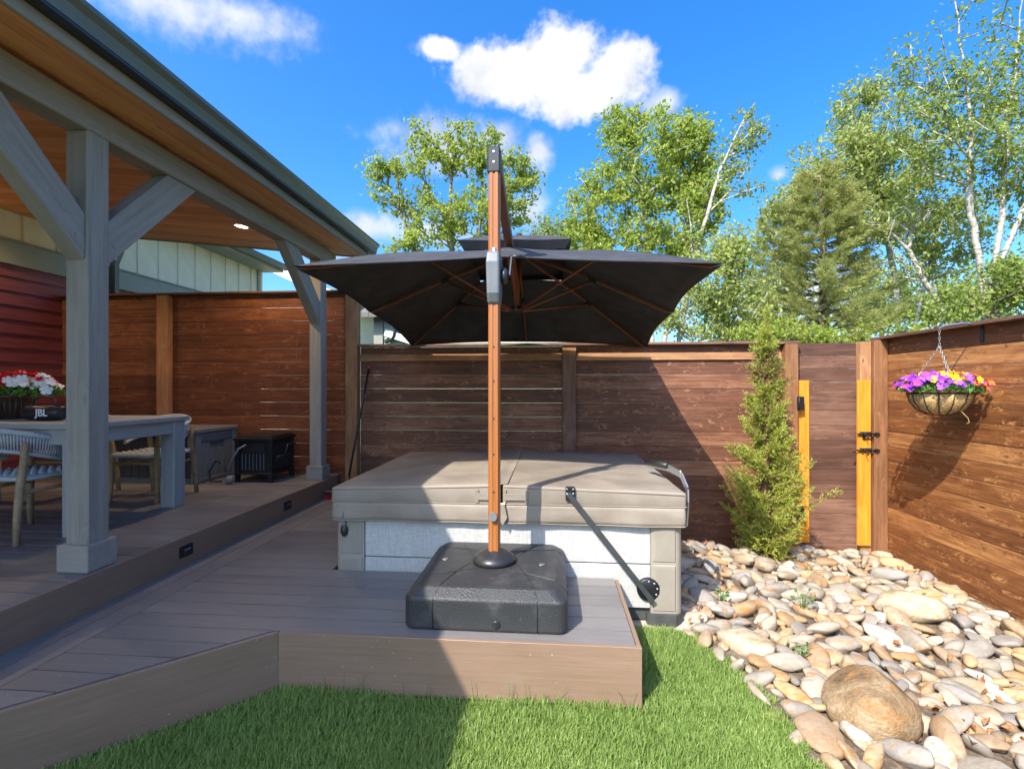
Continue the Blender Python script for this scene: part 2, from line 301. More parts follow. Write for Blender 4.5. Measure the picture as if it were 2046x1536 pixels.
# ------------------------------------------------------------------ object helpers
WM = {}
def place(o, M, parent=None):
    WM[o.name] = M.copy(); COL.objects.link(o)
    if parent is not None:
        o.parent = parent; o.matrix_basis = WM[parent.name].inverted() @ M
    else: o.matrix_basis = M
    return o
def tag(o, label=None, cat=None, group=None, kind=None):
    for k, v in (('label', label), ('category', cat), ('group', group), ('kind', kind)):
        if v: o[k] = v
    return o
def empty(name, loc, rz=0, label=None, cat=None, group=None, kind=None):
    o = bpy.data.objects.new(name, None); o.empty_display_size = .1
    place(o, Matrix.Translation(Vector(loc)) @ Matrix.Rotation(rz, 4, 'Z')); return tag(o, label, cat, group, kind)
def meshobj(name, me, mat, M=Matrix(), parent=None):
    o = bpy.data.objects.new(name, me)
    if mat and not me.materials: me.materials.append(MATS[mat])
    return place(o, M, parent)
class MB:
    def __init__(s): s.v = []; s.f = []; s.sm = []
    def add(s, vs, fs, smooth=False):
        b = len(s.v); s.v += [tuple(x) for x in vs]; s.f += [tuple(i+b for i in f) for f in fs]; s.sm += [smooth]*len(fs)
        return s
    def box(s, a, b, bev=0.0):
        x0,y0,z0 = a; x1,y1,z1 = b
        if bev <= 0:
            vs = [(x,y,z) for z in (z0,z1) for y in (y0,y1) for x in (x0,x1)]
            return s.add(vs, [(0,2,3,1),(4,5,7,6),(0,1,5,4),(2,6,7,3),(0,4,6,2),(1,3,7,5)])
        bm = bmesh.new(); bmesh.ops.create_cube(bm, size=1)
        for v in bm.verts: v.co = Vector(((x0+x1)/2+v.co.x*(x1-x0), (y0+y1)/2+v.co.y*(y1-y0), (z0+z1)/2+v.co.z*(z1-z0)))
        bmesh.ops.bevel(bm, geom=bm.edges[:], offset=bev, segments=1 if bev < .012 else 3, affect='EDGES', profile=.5)
        s.bm(bm); return s
    def bm(s, bm, M=None, smooth=False):
        bm.verts.index_update()
        vs = [(M @ v.co) if M else v.co.copy() for v in bm.verts]
        s.add(vs, [tuple(v.index for v in f.verts) for f in bm.faces], smooth); bm.free(); return s
    def obox(s, M, dims, bev=0.0):
        t = MB().box([-d/2 for d in dims], [d/2 for d in dims], bev)
        return s.add([M @ Vector(v) for v in t.v], t.f)
    def bar(s, p, q, wd, th, up=(0,0,1), bev=0.0):
        p, q = Vector(p), Vector(q); x = (q-p).normalized(); y = Vector(up).cross(x).normalized(); z = x.cross(y)
        M = Matrix((x, y, z)).transposed().to_4x4(); M.translation = (p+q)/2
        return s.obox(M, ((q-p).length, wd, th), bev)
    def tube(s, pts, rad, n=8, cap=True, smooth=True):
        pts = [Vector(p) for p in pts]; k = len(pts)
        if not hasattr(rad, '__len__'): rad = [rad]*k
        t0 = (pts[1]-pts[0]).normalized(); a = t0.orthogonal().normalized(); vs = []
        for i, p in enumerate(pts):
            t = (pts[min(i+1, k-1)]-pts[max(i-1, 0)]).normalized()
            a = (a-t*a.dot(t)); a = a.normalized() if a.length > 1e-6 else t.orthogonal().normalized(); b = t.cross(a)
            vs += [p+(a*math.cos(2*math.pi*j/n)+b*math.sin(2*math.pi*j/n))*rad[i] for j in range(n)]
        fs = [(i*n+j, i*n+(j+1) % n, (i+1)*n+(j+1) % n, (i+1)*n+j) for i in range(k-1) for j in range(n)]
        s.add(vs, fs, smooth)
        if cap: s.add(vs[:n], [tuple(reversed(range(n)))]); s.add(vs[-n:], [tuple(range(n))])
        return s
    def lathe(s, prof, c=(0,0,0), n=24, smooth=True, sx=1, sy=1):
        c = Vector(c); vs = []
        for r, z in prof: vs += [c+Vector((r*math.cos(2*math.pi*j/n)*sx, r*math.sin(2*math.pi*j/n)*sy, z)) for j in range(n)]
        fs = [(i*n+j, i*n+(j+1) % n, (i+1)*n+(j+1) % n, (i+1)*n+j) for i in range(len(prof)-1) for j in range(n)]
        s.add(vs, fs, smooth)
        if prof[0][0] > 1e-5: s.add(vs[:n], [tuple(reversed(range(n)))])
        if prof[-1][0] > 1e-5: s.add(vs[-n:], [tuple(range(n))])
        return s
    def prism(s, poly, z0, z1):
        n = len(poly); vs = [(x,y,z0) for x,y in poly]+[(x,y,z1) for x,y in poly]
        return s.add(vs, [tuple(reversed(range(n))), tuple(range(n, 2*n))]+[(i, (i+1) % n, n+(i+1) % n, n+i) for i in range(n)])
    def extrude(s, poly, axis, a, b):
        "profile (list of 2D) swept along world axis between a and b"
        n = len(poly)
        def P(q, t): return (t, q[0], q[1]) if axis == 'X' else ((q[0], t, q[1]) if axis == 'Y' else (q[0], q[1], t))
        vs = [P(q, a) for q in poly]+[P(q, b) for q in poly]
        return s.add(vs, [tuple(reversed(range(n))), tuple(range(n, 2*n))]+[(i, (i+1) % n, n+(i+1) % n, n+i) for i in range(n)])
    def build(s, name, mat, parent=None, recenter=True, M=None, base=False):
        vs = np.array(s.v, dtype=float)
        c = Vector((vs.max(0)+vs.min(0))/2) if recenter else Vector((0,0,0))
        if base: c.z = vs[:,2].min()
        me = bpy.data.meshes.new(name); me.from_pydata([tuple(v) for v in vs-np.array(c)], [], s.f)
        me.polygons.foreach_set('use_smooth', s.sm); me.update()
        bm = bmesh.new(); bm.from_mesh(me); bmesh.ops.remove_doubles(bm, verts=bm.verts, dist=1e-5); bmesh.ops.recalc_face_normals(bm, faces=bm.faces); bm.to_mesh(me); bm.free()
        T = Matrix.Translation(c)
        if M is not None: T = M @ T
        return meshobj(name, me, mat, T, parent)
BC = {}
def board(name, p, q, wd, th, wdir, mat, parent=None, bev=.003, jit=0.0):
    "a board from p to q, local X along it, width along wdir; alike boards share mesh data"
    p, q = Vector(p), Vector(q); x = (q-p).normalized(); wv = Vector(wdir); y = (wv-x*wv.dot(x)).normalized(); z = x.cross(y)
    L = (q-p).length; key = (round(L, 3), round(wd, 4), round(th, 4), bev, mat)
    if key not in BC:
        t = MB().box((-L/2,-wd/2,-th/2), (L/2,wd/2,th/2), bev)
        me = bpy.data.meshes.new(name); me.from_pydata(t.v, [], t.f); me.update(); me.materials.append(MATS[mat]); BC[key] = me
    M = Matrix((x, y, z)).transposed().to_4x4(); M.translation = (p+q)/2
    if jit: M = M @ Matrix.Translation((0, 0, random.uniform(-jit, jit))) @ Matrix.Rotation(random.uniform(-.008, .008), 4, 'X')
    return meshobj(name, BC[key], None, M, parent)
def npmesh(name, V, F, mat, parent=None, M=Matrix(), smooth=False):
    "fast mesh from numpy arrays; F is (n,k)"
    me = bpy.data.meshes.new(name); V = np.asarray(V, dtype=np.float32); F = np.asarray(F, dtype=np.int32); k = F.shape[1]
    me.vertices.add(len(V)); me.vertices.foreach_set('co', V.ravel())
    me.loops.add(F.size); me.loops.foreach_set('vertex_index', F.ravel())
    me.polygons.add(len(F)); me.polygons.foreach_set('loop_start', np.arange(0, F.size, k, dtype=np.int32))
    me.polygons.foreach_set('loop_total', np.full(len(F), k, dtype=np.int32))
    me.polygons.foreach_set('use_smooth', np.full(len(F), smooth)); me.update(calc_edges=True)
    return meshobj(name, me, mat, M, parent)
def copy_tree(o, M=None, parent=None):
    c = o.copy(); COL.objects.link(c); WM[c.name] = M.copy() if M is not None else WM[o.name]
    c.parent = parent
    if M is not None and parent is None: c.matrix_basis = M
    for ch in o.children: copy_tree(ch, None, c)
    return c

# ================================================================== THE SETTING
YF, XR, XH = 5.75, 3.67, -6.30                # back fence, side fence, house wall
def sstep(a, b, x):
    t = min(1, max(0, (x-a)/(b-a))); return t*t*(3-2*t)
LAWN = [(1.12,-3.0),(1.12,1.0),(1.10,2.06),(1.12,2.31),(1.06,2.52),(1.03,2.79),(.90,3.06),(.80,3.16)]
def lawn_edge(y):
    pts = LAWN
    for (x0,y0),(x1,y1) in zip(pts, pts[1:]):
        if y0 <= y <= y1: return x0+(x1-x0)*(y-y0)/(y1-y0)
    return 1.12 if y < -3 else .80
def gz(x, y):
    e = lawn_edge(y) if y < 3.16 else (.85 if y < 5.1 else -2.0)
    a = sstep(0, 2.3, x-e)*.29 if x > e else 0
    if y > 5.05: a = max(a, .25*sstep(5.05, 5.6, y) if x > -2.2 else 0)
    if x > XR or y > YF: a = .32
    return -a-.01
def grid(name, xs, ys, mat, dz, kind='structure', mask=None):
    V = [(x, y, gz(x, y)+dz) for y in ys for x in xs]; nx = len(xs)
    F = [(j*nx+i, j*nx+i+1, (j+1)*nx+i+1, (j+1)*nx+i) for j in range(len(ys)-1) for i in range(nx-1)
         if mask is None or mask((xs[i]+xs[i+1])/2, (ys[j]+ys[j+1])/2)]
    o = npmesh(name, V, F, mat, smooth=True); tag(o, kind=kind); return o
xs = [-600,-150,-40,-12,-7]+list(np.arange(-6, 4.6, .15))+[6,12,40,150,600]
ys = [-600,-100,-20,-6]+list(np.arange(-4, 6.4, .15))+[8,12,30,100,600]
tag(grid('ground', xs, ys, 'meadow', -.012), kind='structure')
lawn = grid('lawn', list(np.arange(-2.8, 1.3, .1)), list(np.arange(-3, 3.35, .1)), 'lawn_soil', .0, mask=lambda x, y: x < lawn_edge(y)+.06)
stone_bed = grid('stone_bed', list(np.arange(.7, 3.72, .09)), list(np.arange(-1.2, 5.8, .09)), 'bed_soil', .004,
                 mask=lambda x, y: x > lawn_edge(y)-.06 and not (x < .9 and 3.2 < y < 5.0))

# ------------------------------------------------------------------ decks
DZ, UZ = .29, .49
up = empty('patio_deck', (-4.4, 2.5, UZ), kind='structure')
y = -1.5; 
while y < 5.68:
    board('deck_board', (XH+.02, y+.07, UZ-.0125), (-2.60, y+.07, UZ-.0125), .1325, .025, (0,1,0), 'deck_composite', up, .002); y += .14
rz0 = DZ-.02
board('riser_board', (-2.588, -1.5, (UZ+.003+rz0)/2), (-2.588, 5.69, (UZ+.003+rz0)/2), UZ+.003-rz0, .022, (0,0,1), 'deck_fascia', up, .002)
board('riser_board', (-4.4, 5.69, .38), (-2.60, 5.69, .38), .2, .02, (0,0,1), 'deck_fascia', up, .002)
MB().box((XH+.05,-1.4,.0), (-2.63,5.66,UZ-.03)).build('deck_frame', 'soil', up)
for py in (3.225, 4.545):
    b = MB().box((-2.580,py-.062,.355), (-2.566,py+.062,.435), .005).build('step_light', 'black_metal', up)
    MB().box((-2.5658,py-.035,.372), (-2.5625,py+.035,.415)).build('bezel', 'dark_metal', b)
    MB().box((-2.5655,py-.028,.40), (-2.556,py+.028,.41), .002).build('louvre', 'grey_plastic', b)
low = empty('lower_deck', (-1.2, 3.0, 0), kind='structure')
def diag_x(y): return -1.40+(y-2.40)*1.073
# two border boards along the step
for i, (xa, xb) in enumerate(((-2.575,-2.443), (-2.439,-2.303))):
    ya = 2.40+(xa+1.40)/1.073; yb = 2.40+(xb+1.40)/1.073
    MB().prism([(xa,ya+.03),(xb,yb+.03),(xb,5.68),(xa,5.68)], DZ-.025, DZ).build('deck_board', 'deck_composite', low)
    o = low.children[-1] if low.children else None
y = 1.60-.14*3
rows = [2.40+.14*k for k in range(-6, 24)]
for y0 in rows:
    y1 = y0+.1325; xa = -2.299
    if y1 > 5.68: continue
    if y0 >= 3.20: poly = [(xa,y0),(-1.512,y0),(-1.512,y1),(xa,y1)]
    elif y0 >= 2.395: poly = [(xa,y0),(.405,y0),(.405,min(y1,3.235)),(xa,min(y1,3.235))]
    else:
        x0, x1 = diag_x(y0)-.03, diag_x(y1)-.03
        if x1 <= xa+.02: continue
        poly = [(xa,y0),(x0,y0),(x1,y1),(xa,y1)] if x0 > xa else [(xa,y1-(x1-xa)/1.073),(x1,y1),(xa,y1)]
    t = MB().prism(poly, DZ-.025, DZ); t.build('deck_board', 'deck_composite', low)
board('fascia_board', (-1.395,2.388,DZ/2+.001), (.432,2.388,DZ/2+.001), DZ, .022, (0,0,1), 'deck_fascia', low, .002)
board('fascia_board', (.42,2.40,DZ/2+.001), (.42,3.215,DZ/2+.001), DZ, .022, (0,0,1), 'deck_fascia', low, .002)
p0 = Vector((-1.402,2.388,DZ/2+.001)); dv = Vector((-1.073,-1,0)).normalized()
board('fascia_board', p0, p0+dv*1.75, DZ, .022, (0,0,1), 'deck_fascia', low, .002)
MB().prism([(-2.55,1.42),(-2.25,1.72),(-1.45,2.46),(.39,2.46),(.39,3.1),(-1.55,3.15),(-1.55,5.6),(-2.55,5.6)], .0, DZ-.03).build('deck_frame', 'soil', low)

# ------------------------------------------------------------------ fences
FP = .167
def fence_rows(parent, ax, a, b, fixed, zlo, zhi, mat, gapseed, joints):
    "horizontal boards between a and b along X or Y, at the fixed coordinate"
    rnd = random.Random(gapseed); z = zhi; row = 0
    while z-FP > zlo-.01:
        seg = [a]+joints+[b]
        for s0, s1 in zip(seg, seg[1:]):
            gap = rnd.choice([.0012,.0012,.0012,.0015,.0015,.002,.004]); wd = round(FP-gap, 4)
            s0_, s1_ = (s0+.002, s1-.002) if s0 < s1 else (s0-.002, s1+.002)
            zc = z-FP/2; off = rnd.uniform(-.003, .003)
            if ax == 'X': board('board', (s0_, fixed+off, zc), (s1_, fixed+off, zc), wd, .02, (0,0,1), mat, parent, .005, .001)
            else: board('board', (fixed+off, s0_, zc), (fixed+off, s1_, zc), wd, .02, (0,0,1), mat, parent, .005, .001)
        z -= FP; row += 1
tf = empty('tall_fence', (-4.3, YF, 0), label='tall stained horizontal board fence behind the covered patio deck', cat='fence')
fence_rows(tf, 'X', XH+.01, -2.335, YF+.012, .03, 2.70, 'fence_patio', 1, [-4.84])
for x, mt in ((-4.84,'fence_post'), (-2.41,'fence_post')):
    board('post', (x,YF-.045,.28 if x > -3 else .40), (x,YF-.045,2.695), .15, .09, (1,0,0), mt, tf, .006)
board('cap_board', (XH+.02,YF-.01,2.714), (-2.33,YF-.01,2.714), .13, .025, (0,1,0), 'gate_dark', tf)
bf = empty('back_fence', (.2, YF, -.3), label='stained horizontal board fence running behind the hot tub', cat='fence')
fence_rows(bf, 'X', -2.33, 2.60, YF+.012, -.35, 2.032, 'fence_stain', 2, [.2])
board('post', (.2,YF-.03,-.3), (.2,YF-.03,2.03), .16, .06, (1,0,0), 'gate_dark', bf, .005)
board('post', (2.665,YF-.04,-.34), (2.665,YF-.04,2.03), .14, .13, (1,0,0), 'fence_post', bf, .006)
board('cap_board', (-2.33,YF-.02,2.05), (2.75,YF-.02,2.05), .15, .03, (0,1,0), 'gate_dark', bf)
board('top_rail', (-2.33,YF-.012,1.905), (.115,YF-.012,1.905), .085, .018, (0,0,1), 'fence_post', bf)
board('top_rail', (.285,YF-.012,1.905), (2.59,YF-.012,1.905), .085, .018, (0,0,1), 'fence_post', bf)
board('post_patch', (.2,YF-.064,1.92), (.2,YF-.064,2.03), .16, .008, (1,0,0), 'fence_post', bf, .002)
sf = empty('side_fence', (XR, 3, -.3), label='long side fence of warm brown horizontal boards beside the river stones', cat='fence')
fence_rows(sf, 'Y', 5.70, -1.6, XR+.012, -.46, 2.07, 'fence_warm', 3, [3.3, .9])
board('post', (3.595,YF-.05,-.36), (3.595,YF-.05,2.065), .145, .13, (1,0,0), 'fence_post', sf, .006)
board('cap_board', (XR-.02,5.80,2.088), (XR-.02,-1.6,2.088), .14, .03, (1,0,0), 'gate_dark', sf)
# gate with its header and jamb
gt = empty('gate', (3.1, YF, -.3), label='narrow board gate with two bright orange cedar stiles', cat='gate')
for k in range(3): board('header_board', (2.74,YF+.01,2.045-.07-.145*k), (3.40,YF+.01,2.045-.07-.145*k), .141, .022, (0,0,1), 'gate_dark', gt)
zt = 1.612; k = 0
while zt > -.16:
    board('board', (2.80,YF+.005,zt-.0825), (3.42,YF+.005,zt-.0825), .1635 if k % 3 else .162, .02, (0,0,1), 'gate_dark', gt); zt -= .165; k += 1
board('bottom_board', (2.74,YF+.012,-.285), (3.41,YF+.012,-.285), .16, .03, (0,0,1), 'gate_dark', gt)
board('jamb_post', (3.462,YF-.02,-.36), (3.462,YF-.02,2.05), .115, .11, (1,0,0), 'fence_post', gt, .006)
for x in (2.813, 3.425):
    st = board('stile', (x,YF-.095 if x > 3 else YF-.03,-.195), (x,YF-.095 if x > 3 else YF-.03,1.625), .135, .03, (1,0,0), 'cedar_orange', gt, .004)
    for zz in np.arange(-.1, 1.6, .165):
        for dx in (-.045, .03):
            t = MB().lathe([(.004,0),(.004,.003),(.0,.004)], n=8); yy = (YF-.095 if x > 3 else YF-.03)-.015
            t.build('screw', 'chain_metal', st, M=Matrix.Translation((x+dx, yy, zz)) @ Matrix.Rotation(R(90), 4, 'X'), recenter=False)
for zz in (1.37, .15):
    t = MB(); t.box((2.715,YF-.119,zz-.075), (2.79,YF-.105,zz+.075), .003); t.tube([(2.735,YF-.117,zz-.078),(2.735,YF-.117,zz+.078)], .009)
    t.build('hinge', 'black_metal', gt)
for zz, big in ((1.037, 0), (.858, 1)):
    yb = YF-.111
    t = MB(); t.box((3.37,yb-.008,zz-.022), (3.50,yb,zz+.022), .003); t.box((3.53,yb-.008+.02,zz-.03-.012*big), (3.60,yb+.025,zz+.03+.012*big), .003)
    t.tube([(3.34,yb-.02,zz),(3.57,yb-.02,zz)], .009); t.tube([(3.42,yb-.02,zz),(3.42,yb-.055,zz-.03),(3.43,yb-.055,zz-.055)], .006)
    for x in (3.39,3.45,3.54): t.box((x-.012,yb-.032,zz-.018), (x+.012,yb-.006,zz+.018), .003)
    if big: t.tube([(3.30,yb-.02,zz-.03),(3.32,yb-.02,zz),(3.345,yb-.02,zz)], .006)
    else: t.box((3.40,yb-.01,zz-.06), (3.52,yb-.004,zz-.052)); t.box((3.405,yb-.02,zz-.058), (3.425,yb,zz-.02))
    t.build('slide_bolt', 'black_metal', gt)

# ------------------------------------------------------------------ patio cover
BB = 1.478+CAMZ                                # beam underside
pc = empty('patio_cover', (-4.4, 2.5, UZ), label='covered patio roof on grey timber posts with cedar ceiling', cat='patio cover')
PX0, PX1 = -2.785, -2.645
for ya in (2.565, 5.38):
    ps = board('post', ((PX0+PX1)/2,ya+.07,UZ), ((PX0+PX1)/2,ya+.07,BB+.002), .14, .14, (0,1,0), 'grey_timber', pc, .008)
    b = MB()
    b.box((PX0-.027,ya-.027,UZ), (PX1+.027,ya+.167,UZ+.155), .005); b.build('plinth', 'grey_timber', ps)
xc = (PX0+PX1)/2
board('beam', (xc,-1.8,BB+.08), (xc,5.76,BB+.08), .16, .15, (0,0,1), 'grey_timber', pc, .008)
def brace(y0, s):
    "45 degree knee brace from a post face at y0 towards s"
    poly = [(y0,2.27),(y0,2.535),(y0+s*.46,BB),(y0+s*.735,BB)]
    L = Vector((0, .6*s, .6)).normalized()
    p = Vector((xc, y0, 2.40)); q = Vector((xc, y0+s*.60, BB))
    x = Vector((0, s*.713, .701)).normalized(); yv = Vector((1,0,0)); z = x.cross(yv)
    M = Matrix((x, yv, z)).transposed().to_4x4(); M.translation = (p+q)/2
    t = MB().extrude(poly, 'X', xc-.055, xc+.055); Mi = M.inverted()
    t.v = [tuple(Mi @ Vector(v)) for v in t.v]
    o = t.build('knee_brace', 'grey_timber', pc, recenter=False, M=M)
    bv = o.modifiers.new('b', 'BEVEL'); bv.width = .006; bv.segments = 2
    for zz in (2.33, 2.40):
        MB().tube([(xc+.05,y0+s*.05,zz+.03*0),(xc+.060,y0+s*.05,zz)], .012, 10).build('bolt', 'grey_timber', o)
brace(2.705, 1); brace(2.565, -1); brace(5.38, -1)
CE0 = 1.64+CAMZ; XE = -2.338; SL = .104; YE = 5.92
def cz(x): return CE0+SL*(XE-x)
cw = .118
y = -1.8; k = 0
while y < YE-.01:                                # ceiling planks inside the beam run across the patio
    y1 = min(y+cw, YE)
    board('ceiling_plank', (XH+.01,(y+y1)/2,cz(XH)+.008), (-2.655,(y+y1)/2,cz(-2.655)+.008), round(y1-y-.004,4), .016, (0,1,0), 'ceiling_cedar', pc, .003); y = y1
for xa, xb in ((-2.652,-2.50), (-2.497,XE)):
    xm = (xa+xb)/2
    M = Vector((1,0,-SL)).normalized()
    board('soffit_board', (xm,-1.8,cz(xm)+.008), (xm,YE,cz(xm)+.008), xb-xa-.004, .016, M, 'ceiling_cedar', pc, .003)
board('fascia_board', (XE+.018,-1.8,CE0+.085), (XE+.018,YE+.02,CE0+.085), .19, .03, (0,0,1), 'grey_timber', pc, .004)
board('rake_board', (XH+.01,YE+.016,cz(XH)+.085), (XE,YE+.016,CE0+.085), .19, .03, (0,0,1), 'grey_timber', pc, .004)
gx = XE+.036
prof = [(gx,CE0+.185),(gx,CE0+.072),(gx+.072,CE0+.072),(gx+.076,CE0+.10),(gx+.085,CE0+.135),(gx+.112,CE0+.16),(gx+.112,CE0+.185),(gx+.100,CE0+.185),(gx+.100,CE0+.168),(gx+.07,CE0+.14),(gx+.05,CE0+.085),(gx+.01,CE0+.082),(gx+.01,CE0+.185)]
t = MB()
n = len(prof); vs = [(x,-1.8,z) for x,z in prof]+[(x,6.03,z) for x,z in prof]
t.add(vs, [(i,(i+1)%n,n+(i+1)%n,n+i) for i in range(n)]); t.add([(gx,6.03,CE0+.185),(gx,6.03,CE0+.072),(gx+.072,6.03,CE0+.072),(gx+.076,6.03,CE0+.10),(gx+.085,6.03,CE0+.135),(gx+.112,6.03,CE0+.16),(gx+.112,6.03,CE0+.185)], [(0,1,2,3,4,5,6)])
t.build('gutter', 'gutter_green', pc)
MB().box((XE-.002,-1.8,CE0+.055), (gx+.070,6.02,CE0+.0695)).build('gutter_shade_plate', 'dark_metal', pc)  # dark plate added to stand for the shade beneath the gutter
M0 = MB(); M0.add([(XH+.01,-1.8,cz(XH)+.20),(XE+.11,-1.8,CE0+.19),(XE+.11,6.0,CE0+.19),(XH+.01,6.0,cz(XH)+.20),(XH+.01,-1.8,cz(XH)+.23),(XE+.11,-1.8,CE0+.215),(XE+.11,6.0,CE0+.215),(XH+.01,6.0,cz(XH)+.23)],
       [(3,2,1,0),(4,5,6,7),(0,1,5,4),(2,3,7,6),(1,2,6,5),(0,4,7,3)]); M0.build('roof', 'shingle', pc)
# recessed lights in the ceiling
for x, y in ((-3.34,4.98), (-6.0,4.2)):
    lt = empty('recessed_light', (x, y, cz(x)), label='small round recessed light glowing in the cedar ceiling above the fire pit' if x > -4 else 'small round recessed ceiling light next to the red siding wall', cat='ceiling light', group='recessed ceiling lights')
    Mt = Matrix.Translation((x, y, cz(x))) @ Matrix.Rotation(math.atan(SL), 4, 'Y')
    t = MB().lathe([(.062,-.001),(.085,-.001),(.085,-.008),(.062,-.005),(.062,-.001)], n=32)
    t.build('trim_ring', 'white_plastic', lt, recenter=False, M=Mt)
    MB().lathe([(0,-.003),(.0625,-.003)], n=32).build('lens', 'lamp_glow', lt, recenter=False, M=Mt)
    ld = bpy.data.lights.new('recessed_lamp', 'SPOT'); ld.energy = 30; ld.color = (1,.72,.42); ld.spot_size = R(150); ld.spot_blend = .6; ld.shadow_soft_size = .05
    lo = bpy.data.objects.new('lamp', ld); place(lo, Matrix.Translation((x, y, cz(x)-.02)), lt)

# ------------------------------------------------------------------ the house along the patio
hs_ = empty('house', (XH, 3, 0), label='house wall of red lap siding below cream board and batten', cat='house')
MB().box((XH-.25,-2.5,-.3), (XH-.03,9.95,4.10)).build('wall', 'neighbour_brown', hs_)
z = .36; k = 0
while z < 2.97:
    h = min(.165, 2.97-z)
    t = MB().extrude([(XH-.03,z),(XH+.022,z),(XH+.006,z+h+.01),(XH-.03,z+h+.01)], 'Y', -2.5, 9.94)
    Mi = Matrix.Rotation(R(-90), 4, 'Z'); t.v = [tuple(Mi @ Vector(v)) for v in t.v]
    t.build('siding_board', 'red_siding', hs_, M=Mi.inverted()); z += .165
board('band_board', (XH+.02,-2.5,3.11), (XH+.02,9.97,3.11), .27, .05, (0,0,1), 'trim_green', hs_, .004)
MB().box((XH-.02,-2.5,3.243), (XH+.065,9.97,3.268), .004).build('drip_cap', 'trim_green', hs_)
yb = .11
while yb < 9.9:
    MB().box((XH-.03,yb+.001,3.26), (XH+.006,yb+.399,4.06)).build('panel', 'cream_panel', hs_)
    MB().box((XH+.0,yb-.022,3.27), (XH+.026,yb+.022,4.055), .003).build('batten', 'cream_panel', hs_); yb += .40
MB().box((XH-.03,9.90,-.3), (XH+.035,10.0,4.08), .004).build('corner_board', 'trim_green', hs_)
MB().box((XH+.0,5.98,4.06), (XH+.42,10.15,4.09)).build('eave_soffit', 'trim_green', hs_)
board('eave_fascia', (XH+.43,5.98,4.14), (XH+.43,10.17,4.14), .17, .025, (0,0,1), 'trim_green', hs_)
MB().extrude([(XH+.445,4.10),(XH+.52,4.10),(XH+.56,4.17),(XH+.56,4.21),(XH+.445,4.21)], 'Y', 5.98, 10.19).build('eave_gutter', 'gutter_green', hs_)
MB().add([(XH-3,5.9,5.7),(XH+.5,5.9,4.22),(XH+.5,10.2,4.22),(XH-3,10.2,5.7),(XH-3,5.9,5.66),(XH+.5,5.9,4.18),(XH+.5,10.2,4.18),(XH-3,10.2,5.66)], [(0,1,2,3),(7,6,5,4),(0,4,5,1),(1,5,6,2),(2,6,7,3),(3,7,4,0)]).build('house_roof', 'shingle', hs_)
MB().tube([(XH+.10,6.5,3.9),(XH+.10,6.5,3.5),(XH+.10,6.42,3.3),(XH+.10,6.42,.0)], .05, 4, smooth=False).build('downspout', 'gutter_green', hs_)
# pale house beyond, with a shingled roof falling towards the fence
nh = empty('far_house', (-5.5, 13.5, -.3), label='pale yellow board house with a shingled roof beyond the patio fence', cat='house')
MB().box((-8,11.6,-.3), (-5.35,16,3.85)).build('wall', 'cream_panel', nh)
for x in np.arange(-7.9, -5.4, .36): MB().box((x-.02,11.575,-.3), (x+.02,11.605,3.8)).build('batten', 'cream_panel', nh)
MB().box((-5.44,11.57,-.3), (-5.34,11.61,3.82)).build('corner_board', 'trim_green', nh)
MB().add([(-8.2,11.3,5.25),(-5.0,11.3,3.80),(-5.0,16,3.80),(-8.2,16,5.25),(-8.2,11.3,5.15),(-5.0,11.3,3.70),(-5.0,16,3.70),(-8.2,16,5.15)], [(0,1,2,3),(7,6,5,4),(0,4,5,1),(1,5,6,2),(2,6,7,3),(3,7,4,0)]).build('house_roof', 'shingle', nh)
MB().bar((-8.2,11.29,5.10),(-4.98,11.29,3.64),.03,.2,(0,0,1)).build('rake_board', 'white_trim', nh)
MB().extrude([(-5.0,3.66),(-4.9,3.66),(-4.86,3.78),(-5.0,3.78)], 'Y', 11.2, 16).build('gutter', 'trim_green', nh)
# green neighbour seen past the tall fence post
gh = empty('green_house', (-3.0, 12.0, -.3), label='pale green lap sided house glimpsed beside the umbrella edge', cat='house')
MB().box((-3.75,10.06,-.3), (.4,14,3.1)).build('wall', 'pale_green_siding', gh)
z = 1.2
while z < 3.05:
    MB().extrude([(10.06,z),(10.02,z),(10.045,z+.13),(10.06,z+.13)], 'X', -3.55, .4).build('siding_board', 'pale_green_siding', gh); z += .125
MB().box((-3.76,9.99,-.3), (-3.56,10.05,3.1), .005).build('corner_board', 'trim_green', gh)
MB().bar((-3.5,9.95,2.70),(-1.2,9.95,1.98),.05,.14,(0,0,1)).build('rake_board', 'white_trim', gh)
MB().tube([(-3.28,9.93,3.1),(-3.28,9.93,2.72),(-3.30,9.93,2.62),(-3.36,9.95,2.55),(-3.50,9.97,2.50)], .035, 8).build('downspout', 'dark_metal', gh)
MB().add([(-3.95,9.7,3.1),(.6,9.7,3.1),(.6,12,4.2),(-3.95,12,4.2),(-3.95,9.7,3.0),(.6,9.7,3.0),(.6,12,4.1),(-3.95,12,4.1)], [(0,1,2,3),(7,6,5,4),(0,4,5,1),(1,5,6,2),(2,6,7,3),(3,7,4,0)]).build('house_roof', 'shingle', gh)

